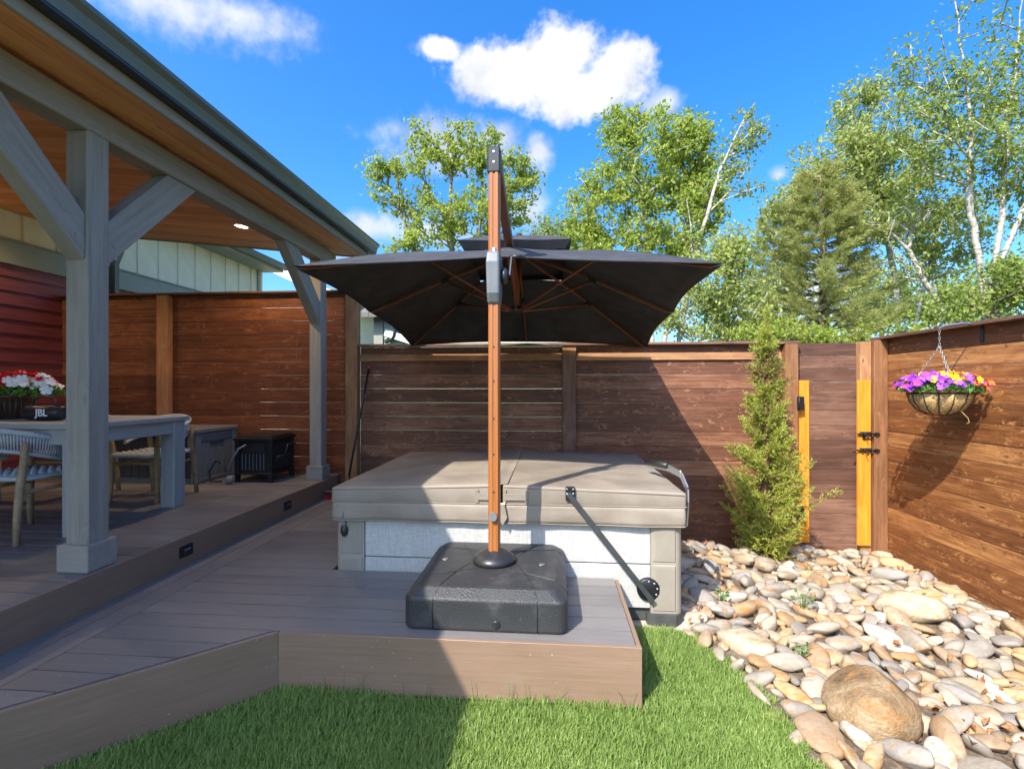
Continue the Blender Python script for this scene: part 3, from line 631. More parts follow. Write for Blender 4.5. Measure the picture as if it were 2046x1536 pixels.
# ================================================================== HOT TUB
SX0, SX1, SY0, SY1 = -1.500, .858, 3.228, 5.04
tub = empty('hot_tub', ((SX0+SX1)/2, (SY0+SY1)/2, 0), label='square hot tub with pale woven panels under a taupe folding cover', cat='hot tub')
ZT = .735
MB().box((SX0+.05,SY0+.05,.0), (SX1-.05,SY1-.05,.10), .01).build('base_pan', 'spa_base', tub)
MB().box((SX0+.06,SY0+.045,.08), (SX1-.06,SY1-.06,ZT), .01).build('shell', 'spa_base', tub)
CWD = .215                                          # corner width
for x0, x1 in ((SX0+CWD, SX1-CWD),):
    MB().box((x0,SY0+.022,.385), (x1,SY0+.05,ZT), .004).build('panel', 'spa_woven', tub)
    MB().box((x0,SY0+.022,.095), (x1,SY0+.05,.378), .004).build('panel', 'spa_woven', tub)
    MB().box((x0,SY1-.06,.09), (x1,SY1-.03,ZT), .004).build('panel', 'spa_woven', tub)
for xx, s in ((SX0, 1), (SX1, -1)):
    MB().box((min(xx+s*.022, xx+s*.05),SY0+CWD,.09), (max(xx+s*.022, xx+s*.05),SY1-CWD,ZT), .004).build('panel', 'spa_woven', tub)
def rrect(x0, y0, x1, y1, r, n=5):
    out = []
    for cx, cy, a0 in ((x1-r,y1-r,0),(x0+r,y1-r,90),(x0+r,y0+r,180),(x1-r,y0+r,270)):
        for i in range(n+1):
            a = R(a0+90*i/n); out.append((cx+r*math.cos(a), cy+r*math.sin(a)))
    return out
for xx, s in ((SX0, 1), (SX1, -1)):
    for yy, q in ((SY0, 1), (SY1, -1)):
        cp = MB()
        def cpoly(off, r=.05):
            # L corner: rounded outer corner
            pts = [(xx+s*CWD, yy+q*(.004+off))]
            for i in range(6):
                a = R(90*i/5); pts.append((xx+s*(.004+off+r-r*math.sin(a)), yy+q*(.004+off+r-r*math.cos(a))))
            pts.append((xx+s*(.004+off), yy+q*CWD)); pts += [(xx+s*.06, yy+q*CWD), (xx+s*.06, yy+q*.06), (xx+s*CWD, yy+q*.06)]
            return pts if s*q > 0 else pts[::-1]
        cp.prism(cpoly(.006), .07, ZT); o = cp.build('corner_post', 'spa_taupe', tub)
        for za, zb in ((.085, .385), (.405, ZT-.02)):
            t = MB()
            t.box((min(xx+s*.055, xx+s*(CWD-.012)), min(yy+q*.004, yy+q*.02), za), (max(xx+s*.055, xx+s*(CWD-.012)), max(yy+q*.004, yy+q*.02), zb), .006)
            for i in range(11):
                x = xx+s*(.065+i*.0115); t.box((x-.002, min(yy+q*.0015, yy+q*.01), za+.02), (x+.002, max(yy+q*.0015, yy+q*.01), zb-.02))
            t.build('corner_panel', 'spa_taupe', o)
MB().prism([(SX1-.24,SY0+.0),(SX1-.19,SY0-.02),(SX1-.06,SY0-.02),(SX1-.015,SY0+.03),(SX1-.015,SY0+.2),(SX1-.24,SY0+.2)], .0, .07).build('foot_moulding', 'spa_base', tub)
# cover: two tapered halves with skirts
CX0, CX1, CY0, CY1, XMID = -1.508, .866, 3.212, 5.055, -.34
ZC0, ZE, ZM = .765, .868, .905
for a, b, nm in ((CX0, XMID-.012, 0), (XMID+.012, CX1, 1)):
    bm = bmesh.new(); NX, NY = 14, 12
    me = {}
    xo = a if nm == 0 else b
    for i in range(NX+1):
        for j in range(NY+1):
            x = a+(b-a)*i/NX; y = CY0+(CY1-CY0)*j/NY
            t = abs(x-xo)/(b-a); zz = ZE+(ZM-ZE)*t
            e = min(abs(x-a), abs(x-b), y-CY0, CY1-y); rim = max(0, .028-e)/.028
            zz += .006*mnoise.noise(Vector((x*2.2, y*2.2, 3+nm)))-.006*math.exp(-e/.05)
            me[i,j] = bm.verts.new((x, y, zz))
    for i in range(NX):
        for j in range(NY): bm.faces.new((me[i,j],me[i+1,j],me[i+1,j+1],me[i,j+1]))
    r = bmesh.ops.extrude_face_region(bm, geom=bm.faces[:])
    for v in r['geom']:
        if isinstance(v, bmesh.types.BMVert): v.co.z = ZC0
    bmesh.ops.recalc_face_normals(bm, faces=bm.faces)
    eds = [e for e in bm.edges if len(e.link_faces) == 2 and e.calc_face_angle(0) > .8]
    bmesh.ops.bevel(bm, geom=eds, offset=.016, segments=3, affect='EDGES', profile=.5)
    t = MB().bm(bm, smooth=True); cv = t.build('cover_half', 'cover_vinyl', tub)
    # piping and seam
    pipe = []
    zz = ZC0+.004; cc = rrect(a+.0, CY0+.0, b, CY1, .012, 3)
    MB().tube([(x, y, zz) for x, y in cc]+[(cc[0][0], cc[0][1], zz)], .005, 6).build('piping', 'cover_vinyl', cv)
    sfr = [(x, CY0-.001, (ZE if x == xo else ZM)-.022) for x in ((a+.014), (b-.014))]
    if nm == 0: sfr[1] = (sfr[1][0], sfr[1][1], ZM-.022); sfr[0] = (sfr[0][0], sfr[0][1], ZE-.022)
    else: sfr[0] = (sfr[0][0], sfr[0][1], ZM-.022); sfr[1] = (sfr[1][0], sfr[1][1], ZE-.022)
    MB().tube(sfr, .003, 6).build('stitched_seam', 'cover_vinyl', cv)
    # loose skirt hanging below
    path = rrect(a+.004, CY0+.002, b-.004, CY1-.002, .02, 4)
    dense = []
    for (xa, ya), (xb, yb) in zip(path, path[1:]+path[:1]):
        n = max(1, int(math.hypot(xb-xa, yb-ya)/.03))
        dense += [(xa+(xb-xa)*i/n, ya+(yb-ya)*i/n) for i in range(n)]
    cx, cy = (a+b)/2, (CY0+CY1)/2; t = MB(); rws = 6; n = len(dense); vs = []
    for k in range(rws):
        f = k/(rws-1); z = ZC0+.002-.125*f
        for (x, y) in dense:
            o = .004*f+.011*math.sin(f*math.pi)*(.35+mnoise.noise(Vector((x*3.1, y*3.1, f*2.2+nm*7))))+.010*f*mnoise.noise(Vector((x*7, y*7, 1)))
            d = Vector((x-cx, (y-cy)*1.2)).normalized()
            if y < CY0+.03: d = Vector((0,-1))
            elif y > CY1-.03: d = Vector((0,1))
            elif x < a+.03: d = Vector((-1,0))
            else: d = Vector((1,0))
            if (nm == 0 and x > b-.03) or (nm == 1 and x < a+.03): o = 0
            vs.append((x+d.x*o, y+d.y*o, z+.006*f*mnoise.noise(Vector((x*4, y*4, 5)))))
    t.add(vs, [(k*n+i, k*n+(i+1)%n, (k+1)*n+(i+1)%n, (k+1)*n+i) for k in range(rws-1) for i in range(n)], True)
    sk = t.build('skirt', 'cover_vinyl', cv); md = sk.modifiers.new('s', 'SOLIDIFY'); md.thickness = .004; md.offset = 0
    hp = [(x, y, z) for x, y, z in vs[-n:]]; MB().tube(hp+[hp[0]], .005, 5, cap=False).build('hem', 'cover_vinyl', sk)
    # carry handle
    hx = XMID-.085 if nm == 0 else XMID+.10
    t = MB(); t.box((hx-.075,CY0-.012,ZC0+.03), (hx+.075,CY0-.006,ZC0+.075), .002); t.box((hx-.085,CY0-.009,ZC0+.012), (hx-.062,CY0+.004,ZC0+.098), .002); t.box((hx+.062,CY0-.009,ZC0+.012), (hx+.085,CY0+.004,ZC0+.098), .002)
    t.build('handle_strap', 'cover_vinyl', cv)
t = MB()
for i in range(13):
    pass
t.add([(XMID-.045,CY0+.01,ZM+.001),(XMID,CY0+.01,ZM-.004),(XMID+.045,CY0+.01,ZM+.001),(XMID-.045,CY1-.01,ZM+.001),(XMID,CY1-.01,ZM-.004),(XMID+.045,CY1-.01,ZM+.001)], [(0,1,4,3),(1,2,5,4)])
o = t.build('hinge_strip', 'cover_vinyl', tub); md = o.modifiers.new('s', 'SOLIDIFY'); md.thickness = .005; md.offset = 1
t = MB(); t.box((XMID-.035,CY0-.016,ZC0-.12), (XMID+.03,CY0-.011,ZC0+.005), .002); t.add([(XMID-.02,CY0-.02,ZC0-.0),(XMID+.03,CY0-.02,ZC0-.01),(XMID+.045,CY0-.022,ZC0-.08),(XMID+.015,CY0-.03,ZC0-.13)], [(0,1,2,3)])
t.build('hinge_flap', 'cover_vinyl', tub)
t = MB(); t.box((XMID-.005,CY0-.014,ZC0-.0), (XMID+.03,CY0-.006,ZC0+.012), .002); t.build('care_tag', 'white_plastic', tub)
# lock clip and strap on the shaded corner
t = MB(); t.tube([(-1.41,SY0-.005,.735),(-1.42,SY0-.018,.69),(-1.42,SY0-.018,.655)], .008, 8); t.box((-1.432,SY0-.016,.60), (-1.408,SY0-.004,.665), .004)
t.build('strap', 'grey_plastic', tub)
MB().lathe([(0,0),(.032,0),(.034,.01),(.028,.02),(0,.022)], n=20, sx=.75, sy=1.25).build('lock_buckle', 'black_plastic', tub, recenter=False, M=Matrix.Translation((-1.42, SY0+.002, .565)) @ Matrix.Rotation(R(90), 4, 'X'))
# cover lifter: near arm, pivot disc, bracket, bent handle on the far side
la = MB(); A = Vector((.118,CY0-.03,.835)); B = Vector((.615,SY0-.035,.205)); dlt = (B-A).normalized()
la.bar(A-dlt*.02, B+dlt*.05, .035, .012, (0,1,0), .003)
arm = la.build('lifter_arm', 'lifter_grey', tub)
MB().box((.088,CY0-.024,.805), (.148,CY0-.001,.895), .004).build('lifter_bracket', 'black_metal', tub)
for dx, dz in ((-.02,.03),(.02,.03),(-.02,-.0),(.02,0)):
    MB().lathe([(0,0),(.006,0),(.006,.004),(0,.006)], n=8).build('bolt', 'aluminium', tub, recenter=False, M=Matrix.Translation((.118+dx, CY0-.024, .85+dz)) @ Matrix.Rotation(R(90), 4, 'X'))
pv = MB().lathe([(0,0),(.075,0),(.075,.02),(.065,.028),(0,.028)], n=28).build('pivot_disc', 'black_metal', tub, recenter=False, M=Matrix.Translation((.628, SY0+.024, .225)) @ Matrix.Rotation(R(90), 4, 'X'))
for k in range(5):
    a = R(-70+40*k)
    MB().lathe([(0,0),(.007,0),(.006,.005),(0,.006)], n=8).build('bolt', 'aluminium', pv, recenter=False, M=Matrix.Translation((.628+.055*math.cos(a), SY0-.004, .225+.055*math.sin(a))) @ Matrix.Rotation(R(90), 4, 'X'))
t = MB(); hx = CX1+.03
hp = [(hx-.16,SY0+.62,.955),(hx-.06,SY0+.36,.965),(hx-.01,SY0+.20,.945),(hx+.01,SY0+.12,.86),(hx+.008,SY0+.11,.77),(hx-.002,SY0+.11,.62)]
for p, q in zip(hp, hp[1:]): t.bar(p, q, .05, .014, (1,0,0), .004)
t.build('lifter_handle', 'aluminium', tub)
t = MB(); t.tube([Vector(hp[0])+Vector((0,0,.012)), Vector(hp[1])+Vector((0,0,.012))], .022, 10); t.build('handle_grip', 'black_plastic', tub)
slab = MB(); slab.box((-1.62,3.17,-.03), (1.02,5.1,-.0035)); tag(slab.build('slab', 'slab'), kind='structure')

# ================================================================== UMBRELLA
PXU, PYU = -.34, 2.86
um = empty('cantilever_umbrella', (PXU, PYU, DZ), label='charcoal cantilever umbrella with brown pole standing in a black weighted base', cat='umbrella')
# base: moulded weight with chamfered shoulders and radial channels
bx, by, hw = -.344, 2.885, .425
def ring(h, r, z): return [(bx+x, by+y, z) for x, y in [(p[0], p[1]) for p in rrect(-h, -h, h, h, r, 5)]]
t = MB(); prs = [(hw-.012,.045,DZ),(hw,.05,DZ+.012),(hw,.05,DZ+.16),(hw-.006,.05,DZ+.168),(hw-.052,.06,DZ+.205),(hw-.064,.06,DZ+.209),(.20,.10,DZ+.222),(.16,.12,DZ+.224)]
rg = [ring(*p) for p in prs]; n = len(rg[0]); vs = sum(rg, [])
t.add(vs, [(k*n+i, k*n+(i+1)%n, (k+1)*n+(i+1)%n, (k+1)*n+i) for k in range(len(rg)-1) for i in range(n)]); t.add(rg[-1], [tuple(range(n))]); t.add(rg[0], [tuple(reversed(range(n)))])
base = t.build('base', 'base_plastic', um); md = base.modifiers.new('b', 'BEVEL'); md.width = .008; md.segments = 2; md.limit_method = 'ANGLE'; md.angle_limit = R(25)
for a0, pts in enumerate((((-.17,-.13),(-.24,-.28),(-.283,-.43)), ((.17,-.13),(.22,-.28),(.245,-.43)))):
    for (dx1, dy1), (dx2, dy2) in zip(pts, pts[1:]): pass
def surfz(d):
    "height of the base's skin at Chebyshev distance d from its middle"
    P = [(0,DZ+.224),(.2,DZ+.222),(hw-.064,DZ+.209),(hw-.052,DZ+.205),(hw-.006,DZ+.168),(hw,DZ+.16)]
    for (a, za), (b, zb) in zip(P, P[1:]):
        if a <= d <= b: return za+(zb-za)*(d-a)/(b-a)
    return DZ+.15
for sgn in (-1, 1):
    for rot in range(4):
        q = Matrix.Rotation(R(90*rot), 3, 'Z'); line = []
        for s_ in np.linspace(.13, 1, 12):
            yy = -hw*s_; xx = sgn*(.10+.17*s_**.8); p = q @ Vector((xx, yy, 0)); line.append(Vector((bx+p.x, by+p.y, surfz(max(abs(xx), abs(yy)))+.0005)))
        p = q @ Vector((sgn*.27, -hw-.0005, 0)); line += [Vector((bx+p.x, by+p.y, DZ+.14)), Vector((bx+p.x, by+p.y, DZ+.012))]
        MB().tube(line, .0028, 6).build('moulded_groove', 'black_plastic', base)
MB().lathe([(.02,DZ+.30),(.055,DZ+.292),(.10,DZ+.270),(.125,DZ+.25),(.128,DZ+.226),(.0,DZ+.22)], (PXU,PYU,0), 32).build('base_cover', 'black_plastic', base)
t = MB().lathe([(0,0),(.021,0),(.021,.006),(.016,.009),(0,.009)], n=20); t.box((-.004,-.014,.009), (.004,.014,.012)); t.build('drain_plug', 'black_plastic', base, recenter=False, M=Matrix.Translation((bx+.06, by-hw+.002, DZ+.045)) @ Matrix.Rotation(R(90), 4, 'X'))
for dx, dy in ((-.10,-.17),(.16,.09),(-.30,.02),(.28,-.03)):
    big = abs(dx) > .25
    MB().lathe([(0,.001),(.017 if big else .02,.001),(.022,.0)], (bx+dx,by+dy,surfz(max(abs(dx),abs(dy)))), 16).build('fill_cap', 'aluminium' if big else 'dark_metal', base)
# pole, ribbed extrusion
oct_ = [(-.034,-.022),(-.024,-.038),(-.007,-.038),(-.005,-.033),(.005,-.033),(.007,-.038),(.024,-.038),(.034,-.022),(.034,.022),(.024,.038),(-.024,.038),(-.034,.022)]
pole = MB().prism([(PXU+x, PYU+y) for x, y in oct_], DZ+.22, 2.90).build('pole', 'pole_wood', um)
for zz in (.93,1.15,1.36,1.58,1.78): MB().tube([(PXU,PYU-.030,zz),(PXU,PYU-.0345,zz)], .006, 10).build('pin_hole', 'black_plastic', pole)
MB().tube([(PXU-.002,PYU-.03,.79),(PXU-.002,PYU-.062,.79)], .024, 14).build('lock_knob', 'grey_plastic', pole)
MB().box((PXU-.038,PYU-.043,2.80), (PXU+.038,PYU+.06,2.955), .008).build('pole_cap', 'black_plastic', um)
for zz in (2.86,2.92): MB().tube([(PXU,PYU-.04,zz),(PXU,PYU-.046,zz)], .007, 8).build('bolt', 'aluminium', um)
MB().box((PXU-.012,PYU-.05,2.32), (PXU+.012,PYU-.033,2.36), .004).build('bolt', 'aluminium', um)
ho = MB(); ho.add([(PXU+x, PYU+y, z) for x, y, z in [(-.036,-.045,2.03),(.036,-.045,2.03),(.036,.045,2.03),(-.036,.045,2.03),(-.038,-.075,2.09),(.037,-.075,2.09),(.042,.05,2.09),(-.038,.05,2.09),(-.042,-.085,2.27),(.038,-.085,2.27),(.046,.055,2.27),(-.042,.055,2.27),(-.038,-.07,2.335),(.035,-.07,2.335),(.04,.05,2.335),(-.038,.05,2.335)]],
    [(3,2,1,0)]+[(k*4+i,k*4+(i+1)%4,(k+1)*4+(i+1)%4,(k+1)*4+i) for k in range(3) for i in range(4)]+[(12,13,14,15)])
hou = ho.build('crank_housing', 'grey_plastic', um); md = hou.modifiers.new('b', 'BEVEL'); md.width = .014; md.segments = 3
MB().lathe([(0,0),(.045,0),(.05,.02),(.035,.035),(0,.04)], n=20).build('crank_hub', 'dark_metal', hou, recenter=False, M=Matrix.Translation((PXU+.045, PYU-.0, 2.20)) @ Matrix.Rotation(R(90), 4, 'Y'))
t = MB(); t.bar((PXU+.09,PYU-.0,2.20), (PXU+.10,PYU+.02,2.32), .024, .014, (1,0,0), .003); t.tube([(PXU+.09,PYU+.02,2.32),(PXU+.16,PYU+.02,2.322)], .012, 10); t.build('crank_handle', 'dark_metal', hou)
# canopy frame
UC = Vector((-.31, 4.335, 0))
cor = [Vector((-1.693,3.04,2.335)), Vector((1.034,3.04,2.295)), Vector((1.072,5.63,2.007)), Vector((-1.658,5.63,2.044))]
ctr = sum(cor, Vector())/4; nrm = ((cor[2]-cor[0]).cross(cor[3]-cor[1])).normalized(); nrm = nrm if nrm.z > 0 else -nrm
apex = ctr+nrm*.66
mids = [(cor[i]+cor[(i+1)%4])/2+nrm*.055 for i in range(4)]
tips = []
for i in range(4): tips += [cor[i], mids[i]]
top_r = .30
def rim_pt(t):
    i = int(t) % 8; f = t-int(t); a, b = tips[i], tips[(i+1) % 8]; p = a.lerp(b, f)
    inw = (ctr-p); inw.normalize(); sag = math.sin(f*math.pi)
    return p+inw*.045*sag+nrm*.012*sag
NA, NR = 64, 12; t = MB(); vs = []
for j in range(NR+1):
    s_ = top_r+(1-top_r)*j/NR
    for i in range(NA):
        tt = i*8/NA; rp = rim_pt(tt); f = tt-int(tt); p = apex.lerp(rp, s_)
        sag = math.sin(f*math.pi)*math.sin(min(1, (s_-top_r)/(1-top_r))*math.pi*.9)*.02
        vs.append(p-nrm*sag+nrm*.035*math.sin((s_-top_r)/(1-top_r)*math.pi))
t.add(vs, [(j*NA+i, j*NA+(i+1)%NA, (j+1)*NA+(i+1)%NA, (j+1)*NA+i) for j in range(NR) for i in range(NA)], False)
can = t.build('canopy', 'canopy_fabric', um); md = can.modifiers.new('s', 'SOLIDIFY'); md.thickness = .003
for p in can.data.polygons: p.use_smooth = True
hem = [rim_pt(i*8/NA) for i in range(NA)]
MB().tube([p+nrm*0 for p in hem]+[hem[0]], .006, 6, cap=False).build('hem', 'canopy_fabric', can)
# vent tier: little square roof above the opening with a short skirt
t = MB(); vs = []
vz = apex+nrm*.10
VR = [.0,.12,.24,.355]
for j, s_ in enumerate((.02,.33,.66,1)):
    for i in range(NA):
        tt = i*8/NA; rp = rim_pt(tt); d = (rp-ctr); d -= nrm*d.dot(nrm)
        q = vz+d*(.345*s_)-nrm*(.225*s_-.02*math.sin(s_*math.pi)); vs.append(q)
for i in range(NA):
    tt = i*8/NA; rp = rim_pt(tt); d = (rp-ctr); d -= nrm*d.dot(nrm); vs.append(vz+d*.30-nrm*.285)
t.add(vs, [(j*NA+i, j*NA+(i+1)%NA, (j+1)*NA+(i+1)%NA, (j+1)*NA+i) for j in range(4) for i in range(NA)], False)
ven = t.build('vent_canopy', 'canopy_fabric', um); md = ven.modifiers.new('s', 'SOLIDIFY'); md.thickness = .003
MB().lathe([(0,.03),(.02,.025),(.035,.0)], vz, 12).build('finial', 'canopy_fabric', um)
# hub, mast, ribs and struts
hubp = Vector((-.315,4.30,2.225)); crown = apex-nrm*.06
MB().tube([hubp, crown], .024, 12).build('mast', 'umbrella_frame', um)
MB().lathe([(0,-.012),(.055,-.012),(.062,0),(.062,.014),(.05,.03),(0,.03)], hubp, 20).build('runner_hub', 'black_plastic', um)
MB().lathe([(0,-.03),(.06,-.03),(.06,.02),(0,.02)], crown, 20).build('crown_hub', 'black_plastic', um)
for i, tp in enumerate(tips):
    a = crown.lerp(tp, .03)-nrm*.0; b = tp-nrm*.02; mid_ = a.lerp(b, .47)+nrm*.022
    rb = MB(); rb.bar(a, mid_, .016, .024, nrm, .003); rb.bar(mid_, a.lerp(b, .965), .016, .024, nrm, .003)
    ro = rb.build('rib', 'umbrella_frame', um)
    e = a.lerp(b, .965); d = (b-a).normalized(); side = d.cross(nrm).normalized()
    MB().tube([e, e+d*.02+side*.005, tp-d*.0-nrm*.004], .006, 6).build('rib_tip', 'grey_plastic', ro)
    j = mid_-nrm*.016
    MB().obox(Matrix.Translation(j) @ d.to_track_quat('X', 'Z').to_matrix().to_4x4(), (.075,.034,.045), .006).build('joint', 'black_plastic', ro)
    h0 = hubp+Vector((d.x, d.y, 0)).normalized()*.05
    MB().tube([h0, j], .0105, 8).build('strut', 'umbrella_frame', um)
# sloping arm from the pole top through the canopy slit to the mast
A = Vector((PXU+.012,PYU+.03,2.86)); B = Vector((-.316,4.27,2.42)); K = A.lerp(B, .5)
MB().bar(A, B, .058, .075, (0,0,1), .006).build('arm', 'umbrella_frame', um)
K = A.lerp(B, .56); t = MB(); t.box((K.x-.05,K.y-.03,K.z-.055), (K.x+.06,K.y+.03,K.z-.035), .004); t.tube([(K.x-.06,K.y-.0,K.z-.03),(K.x+.07,K.y,K.z-.025)], .012, 10); t.bar((K.x-.03,K.y-.03,K.z-.04),(K.x-.03,K.y-.04,K.z-.20),.02,.014,(1,0,0)); t.build('arm_bracket', 'lifter_grey', um)

# ================================================================== PATIO FURNITURE
TX1, TY0, TY1 = -3.29, 3.12, 4.13; TXL = -5.25; TH_ = UZ+.80
tb = empty('dining_table', (-4.27, 3.57, UZ), label='grey outdoor dining table with square legs on the covered deck', cat='table')
board('tabletop', (TXL,3.625,TH_-.02), (TX1+.02,3.625,TH_-.02), TY1-TY0+.04, .04, (0,1,0), 'table_grey', tb, .005)
for yy in (TY0+.03, TY1-.03): board('apron', (TXL+.13,yy,TH_-.095), (TX1-.13,yy,TH_-.095), .11, .03, (0,0,1), 'table_grey', tb)
for xx in (TXL+.03, TX1-.03): board('apron', (xx,TY0+.13,TH_-.095), (xx,TY1-.13,TH_-.095), .11, .03, (0,0,1), 'table_grey', tb)
for xx in (TXL+.075, TX1-.07):
    for yy in (TY0+.075, TY1-.075): board('leg', (xx,yy,UZ), (xx,yy,TH_-.038), .13, .13, (1,0,0), 'table_grey', tb, .006)
def make_chair():
    r = empty('rope_chair', (0,0,0))                # faces -Y, back towards +Y
    legs = [(-.235,-.22,-.21,-.20),(.235,-.22,.21,-.20),(-.235,.27,-.20,.20),(.235,.27,.20,.20)]
    for i, (xb, yb_, xt, yt) in enumerate(legs):
        zt = .66 if i < 2 else .68
        pts = [(xb,yb_,0),(xb*.97,yb_*.96,.18),((xb+xt)/2,(yb_+yt)/2,.38),(xt*1.06,yt*1.04,.52),(xt*1.18,yt*1.08,zt)]
        MB().tube(pts, [.019,.022,.024,.022,.019], 8).build('leg', 'teak_log', r)
    MB().tube([(-.21,-.21,.36),(.21,-.21,.36)], .014, 8).build('stretcher', 'teak_log', r)
    for s in (-1, 1): MB().tube([(s*.21,-.20,.34),(s*.21,.21,.34)], .014, 8).build('stretcher', 'teak_log', r)
    sf_ = MB(); rr = rrect(-.225,-.225,.225,.215,.06,4); sf_.tube([(x,y,.43) for x,y in rr]+[(rr[0][0],rr[0][1],.43)], .017, 8, cap=False); se = sf_.build('seat_frame', 'rope_grey', r)
    t = MB()
    for i in range(26):
        x = -.21+i*.0168; t.tube([(x,-.235,.43),(x,-.20,.449),(x,0,.438),(x,.19,.449),(x,.225,.43)], .0078, 5)
    for j in range(13):
        y = -.19+j*.031
        t.tube([(-.225,y,.438)]+[(-.21+i*.0336,y,.446+(.008 if (i+j) % 2 else -.004)) for i in range(14)]+[(.235,y,.438)], .0075, 5)
    tag(t.build('woven_seat', 'rope_grey', r), kind='stuff')
    def rimp(a, lower):                           # horseshoe, a from 0..1
        an = math.pi*(-.12+1.24*a); x = .275*math.cos(an); y = .03+.27*math.sin(an)
        z = (.665+.105*math.sin(max(0, min(1, a))*math.pi)**1.3)
        return Vector((x*(.90 if lower else 1), y*(.92 if lower else 1), z-(.135 if lower else 0)))
    up_ = [rimp(i/28, 0) for i in range(29)]; lo_ = [rimp(i/28, 1) for i in range(29)]
    MB().tube(up_, .018, 8).build('back_rail', 'rope_grey', r); MB().tube(lo_, .014, 8).build('lower_rail', 'rope_grey', r)
    t = MB()
    for i in range(64):
        a = (i+.5)/64; t.tube([rimp(a, 0), rimp(a, 1)], .0062, 5)
    tag(t.build('back_cords', 'rope_grey', r), kind='stuff')
    return r
ch = make_chair()
spots = [((-3.79,3.22), 180, 'rope back chair tucked under the lawn side of the table'),
         ((-3.80,4.34), 0, 'rope back chair between the table end leg and the storage box'),
         ((-4.66,4.36), 4, 'rope back chair behind the flower pot, on the fence side of the table')]
for i, ((x, y), rz, lb) in enumerate(spots):
    M = Matrix.Translation((x, y, UZ)) @ Matrix.Rotation(R(rz), 4, 'Z')
    c = ch if i == 0 else copy_tree(ch, M)
    if i == 0: c.matrix_basis = M; WM[c.name] = M
    tag(c, lb, 'chair', 'rope chairs round the dining table')
# flower primitives
def flower_mesh(name, mat, r, n, cup=.3, two=False):
    t = MB()
    for k in range(n*(2 if two else 1)):
        rr = r*(1 if k < n else .62); a = 2*math.pi*k/n+(.4 if k >= n else 0); c, s = math.cos(a), math.sin(a); w_ = math.pi/n*1.15; lift = .004 if k >= n else 0
        pts = [(0,0,lift)]+[(rr*f*math.cos(a+o), rr*f*math.sin(a+o), rr*cup*f*f+lift+.002*((k+j) % 2)) for j, (f, o) in enumerate(((.55,-w_),(.95,-w_*.6),(1.03,0),(.95,w_*.6),(.55,w_)))]
        t.add(pts, [(0,1,2,3),(0,3,4,5)], True)
    me = bpy.data.meshes.new(name); me.from_pydata(t.v, [], t.f); me.materials.append(MATS[mat])
    b = len(t.v); me.update(); return me
def scatter_flowers(parent, c, rx, ry, h, n, pick, seed, up=.7):
    rd = random.Random(seed)
    for k in range(n):
        a = rd.uniform(0, 2*math.pi); q = math.sqrt(rd.uniform(0, 1)); x, y = rx*q*math.cos(a), ry*q*math.sin(a)
        z = h*math.sqrt(max(0, 1-q*q*.85))+rd.uniform(-.045, .02)
        nv = Vector((x*1.2/rx, y*1.2/ry-.35, up+rd.uniform(-.2, .2)))+Vector((rd.uniform(-.7,.7), rd.uniform(-.7,.7), 0))
        M = Matrix.Translation(c+Vector((x, y, z))) @ nv.to_track_quat('Z', 'Y').to_matrix().to_4x4() @ Matrix.Rotation(rd.uniform(0, 6.28), 4, 'Z') @ Matrix.Scale(rd.uniform(.75, 1.2), 4)
        meshobj('flower', pick(x/rx, y/ry, z, rd), None, M, parent)
def leaf_arrays(cent, nrmv, dirv, L, Wd, fold=.25):
    "diamond leaves: 4 verts, 2 triangles each, folded"
    n = len(cent); side = np.cross(nrmv, dirv); side /= np.linalg.norm(side, axis=1)[:,None]+1e-9
    L = L[:,None]; Wd = Wd[:,None]
    a = cent-dirv*L*.5; b = cent+dirv*L*.5; l = cent+side*Wd*.5+nrmv*Wd*fold-dirv*L*.08; r = cent-side*Wd*.5+nrmv*Wd*fold-dirv*L*.08
    V = np.stack([a, r, b, l], 1).reshape(-1, 3); i = np.arange(n)[:,None]*4
    F = np.concatenate([i+np.array([[0,1,2]]), i+np.array([[0,2,3]])], 1).reshape(-1, 3)
    return V, F
def unit(a): return a/(np.linalg.norm(a, axis=1)[:,None]+1e-9)
def rand_leaves(cent, L, w, rg, droop=.3, upb=.6):
    n = len(cent); d = unit(rg.normal(size=(n,3))-np.array([0,0,droop])); nv = rg.normal(size=(n,3))+np.array([0,0,upb]); nv -= d*(nv*d).sum(1)[:,None]; nv = unit(nv)
    Ls = L*rg.uniform(.7, 1.3, n); return leaf_arrays(cent, nv, d, Ls, Ls*w)
# planter on the table with red and white flowers
pt = Vector((-4.42,3.62,TH_))
pl = empty('flower_pot', pt, label='ribbed bronze pot of red and white flowers standing on the dining table', cat='flower pot')
t = MB().lathe([(0,0),(.125,0),(.155,.17),(.172,.17),(.176,.205),(.16,.205),(.15,.17),(0,.165)], pt, 36); po = t.build('pot', 'bronze_pot', pl)
t = MB()
for k in range(28):
    a = 2*math.pi*k/28; t.tube([pt+Vector((.124*math.cos(a),.124*math.sin(a),.006)), pt+Vector((.154*math.cos(a),.154*math.sin(a),.168))], .0045, 5)
t.build('ribs', 'bronze_pot', po)
MB().lathe([(0,.185),(.158,.18)], pt, 20).build('soil', 'soil', pl)
rg = np.random.default_rng(11)
n = 700; q = np.sqrt(rg.uniform(0,1,n)); a = rg.uniform(0,6.283,n)
cent = np.stack([pt.x+.06+.36*q*np.cos(a), pt.y+.22*q*np.sin(a), pt.z+.17+.15*np.sqrt(1-q*q*.8)*rg.uniform(.3,1,n)], 1)
V, F = rand_leaves(cent, .055, .6, rg, 0, 1); tag(npmesh('foliage', V, F, 'bush_leaf', pl), kind='stuff')
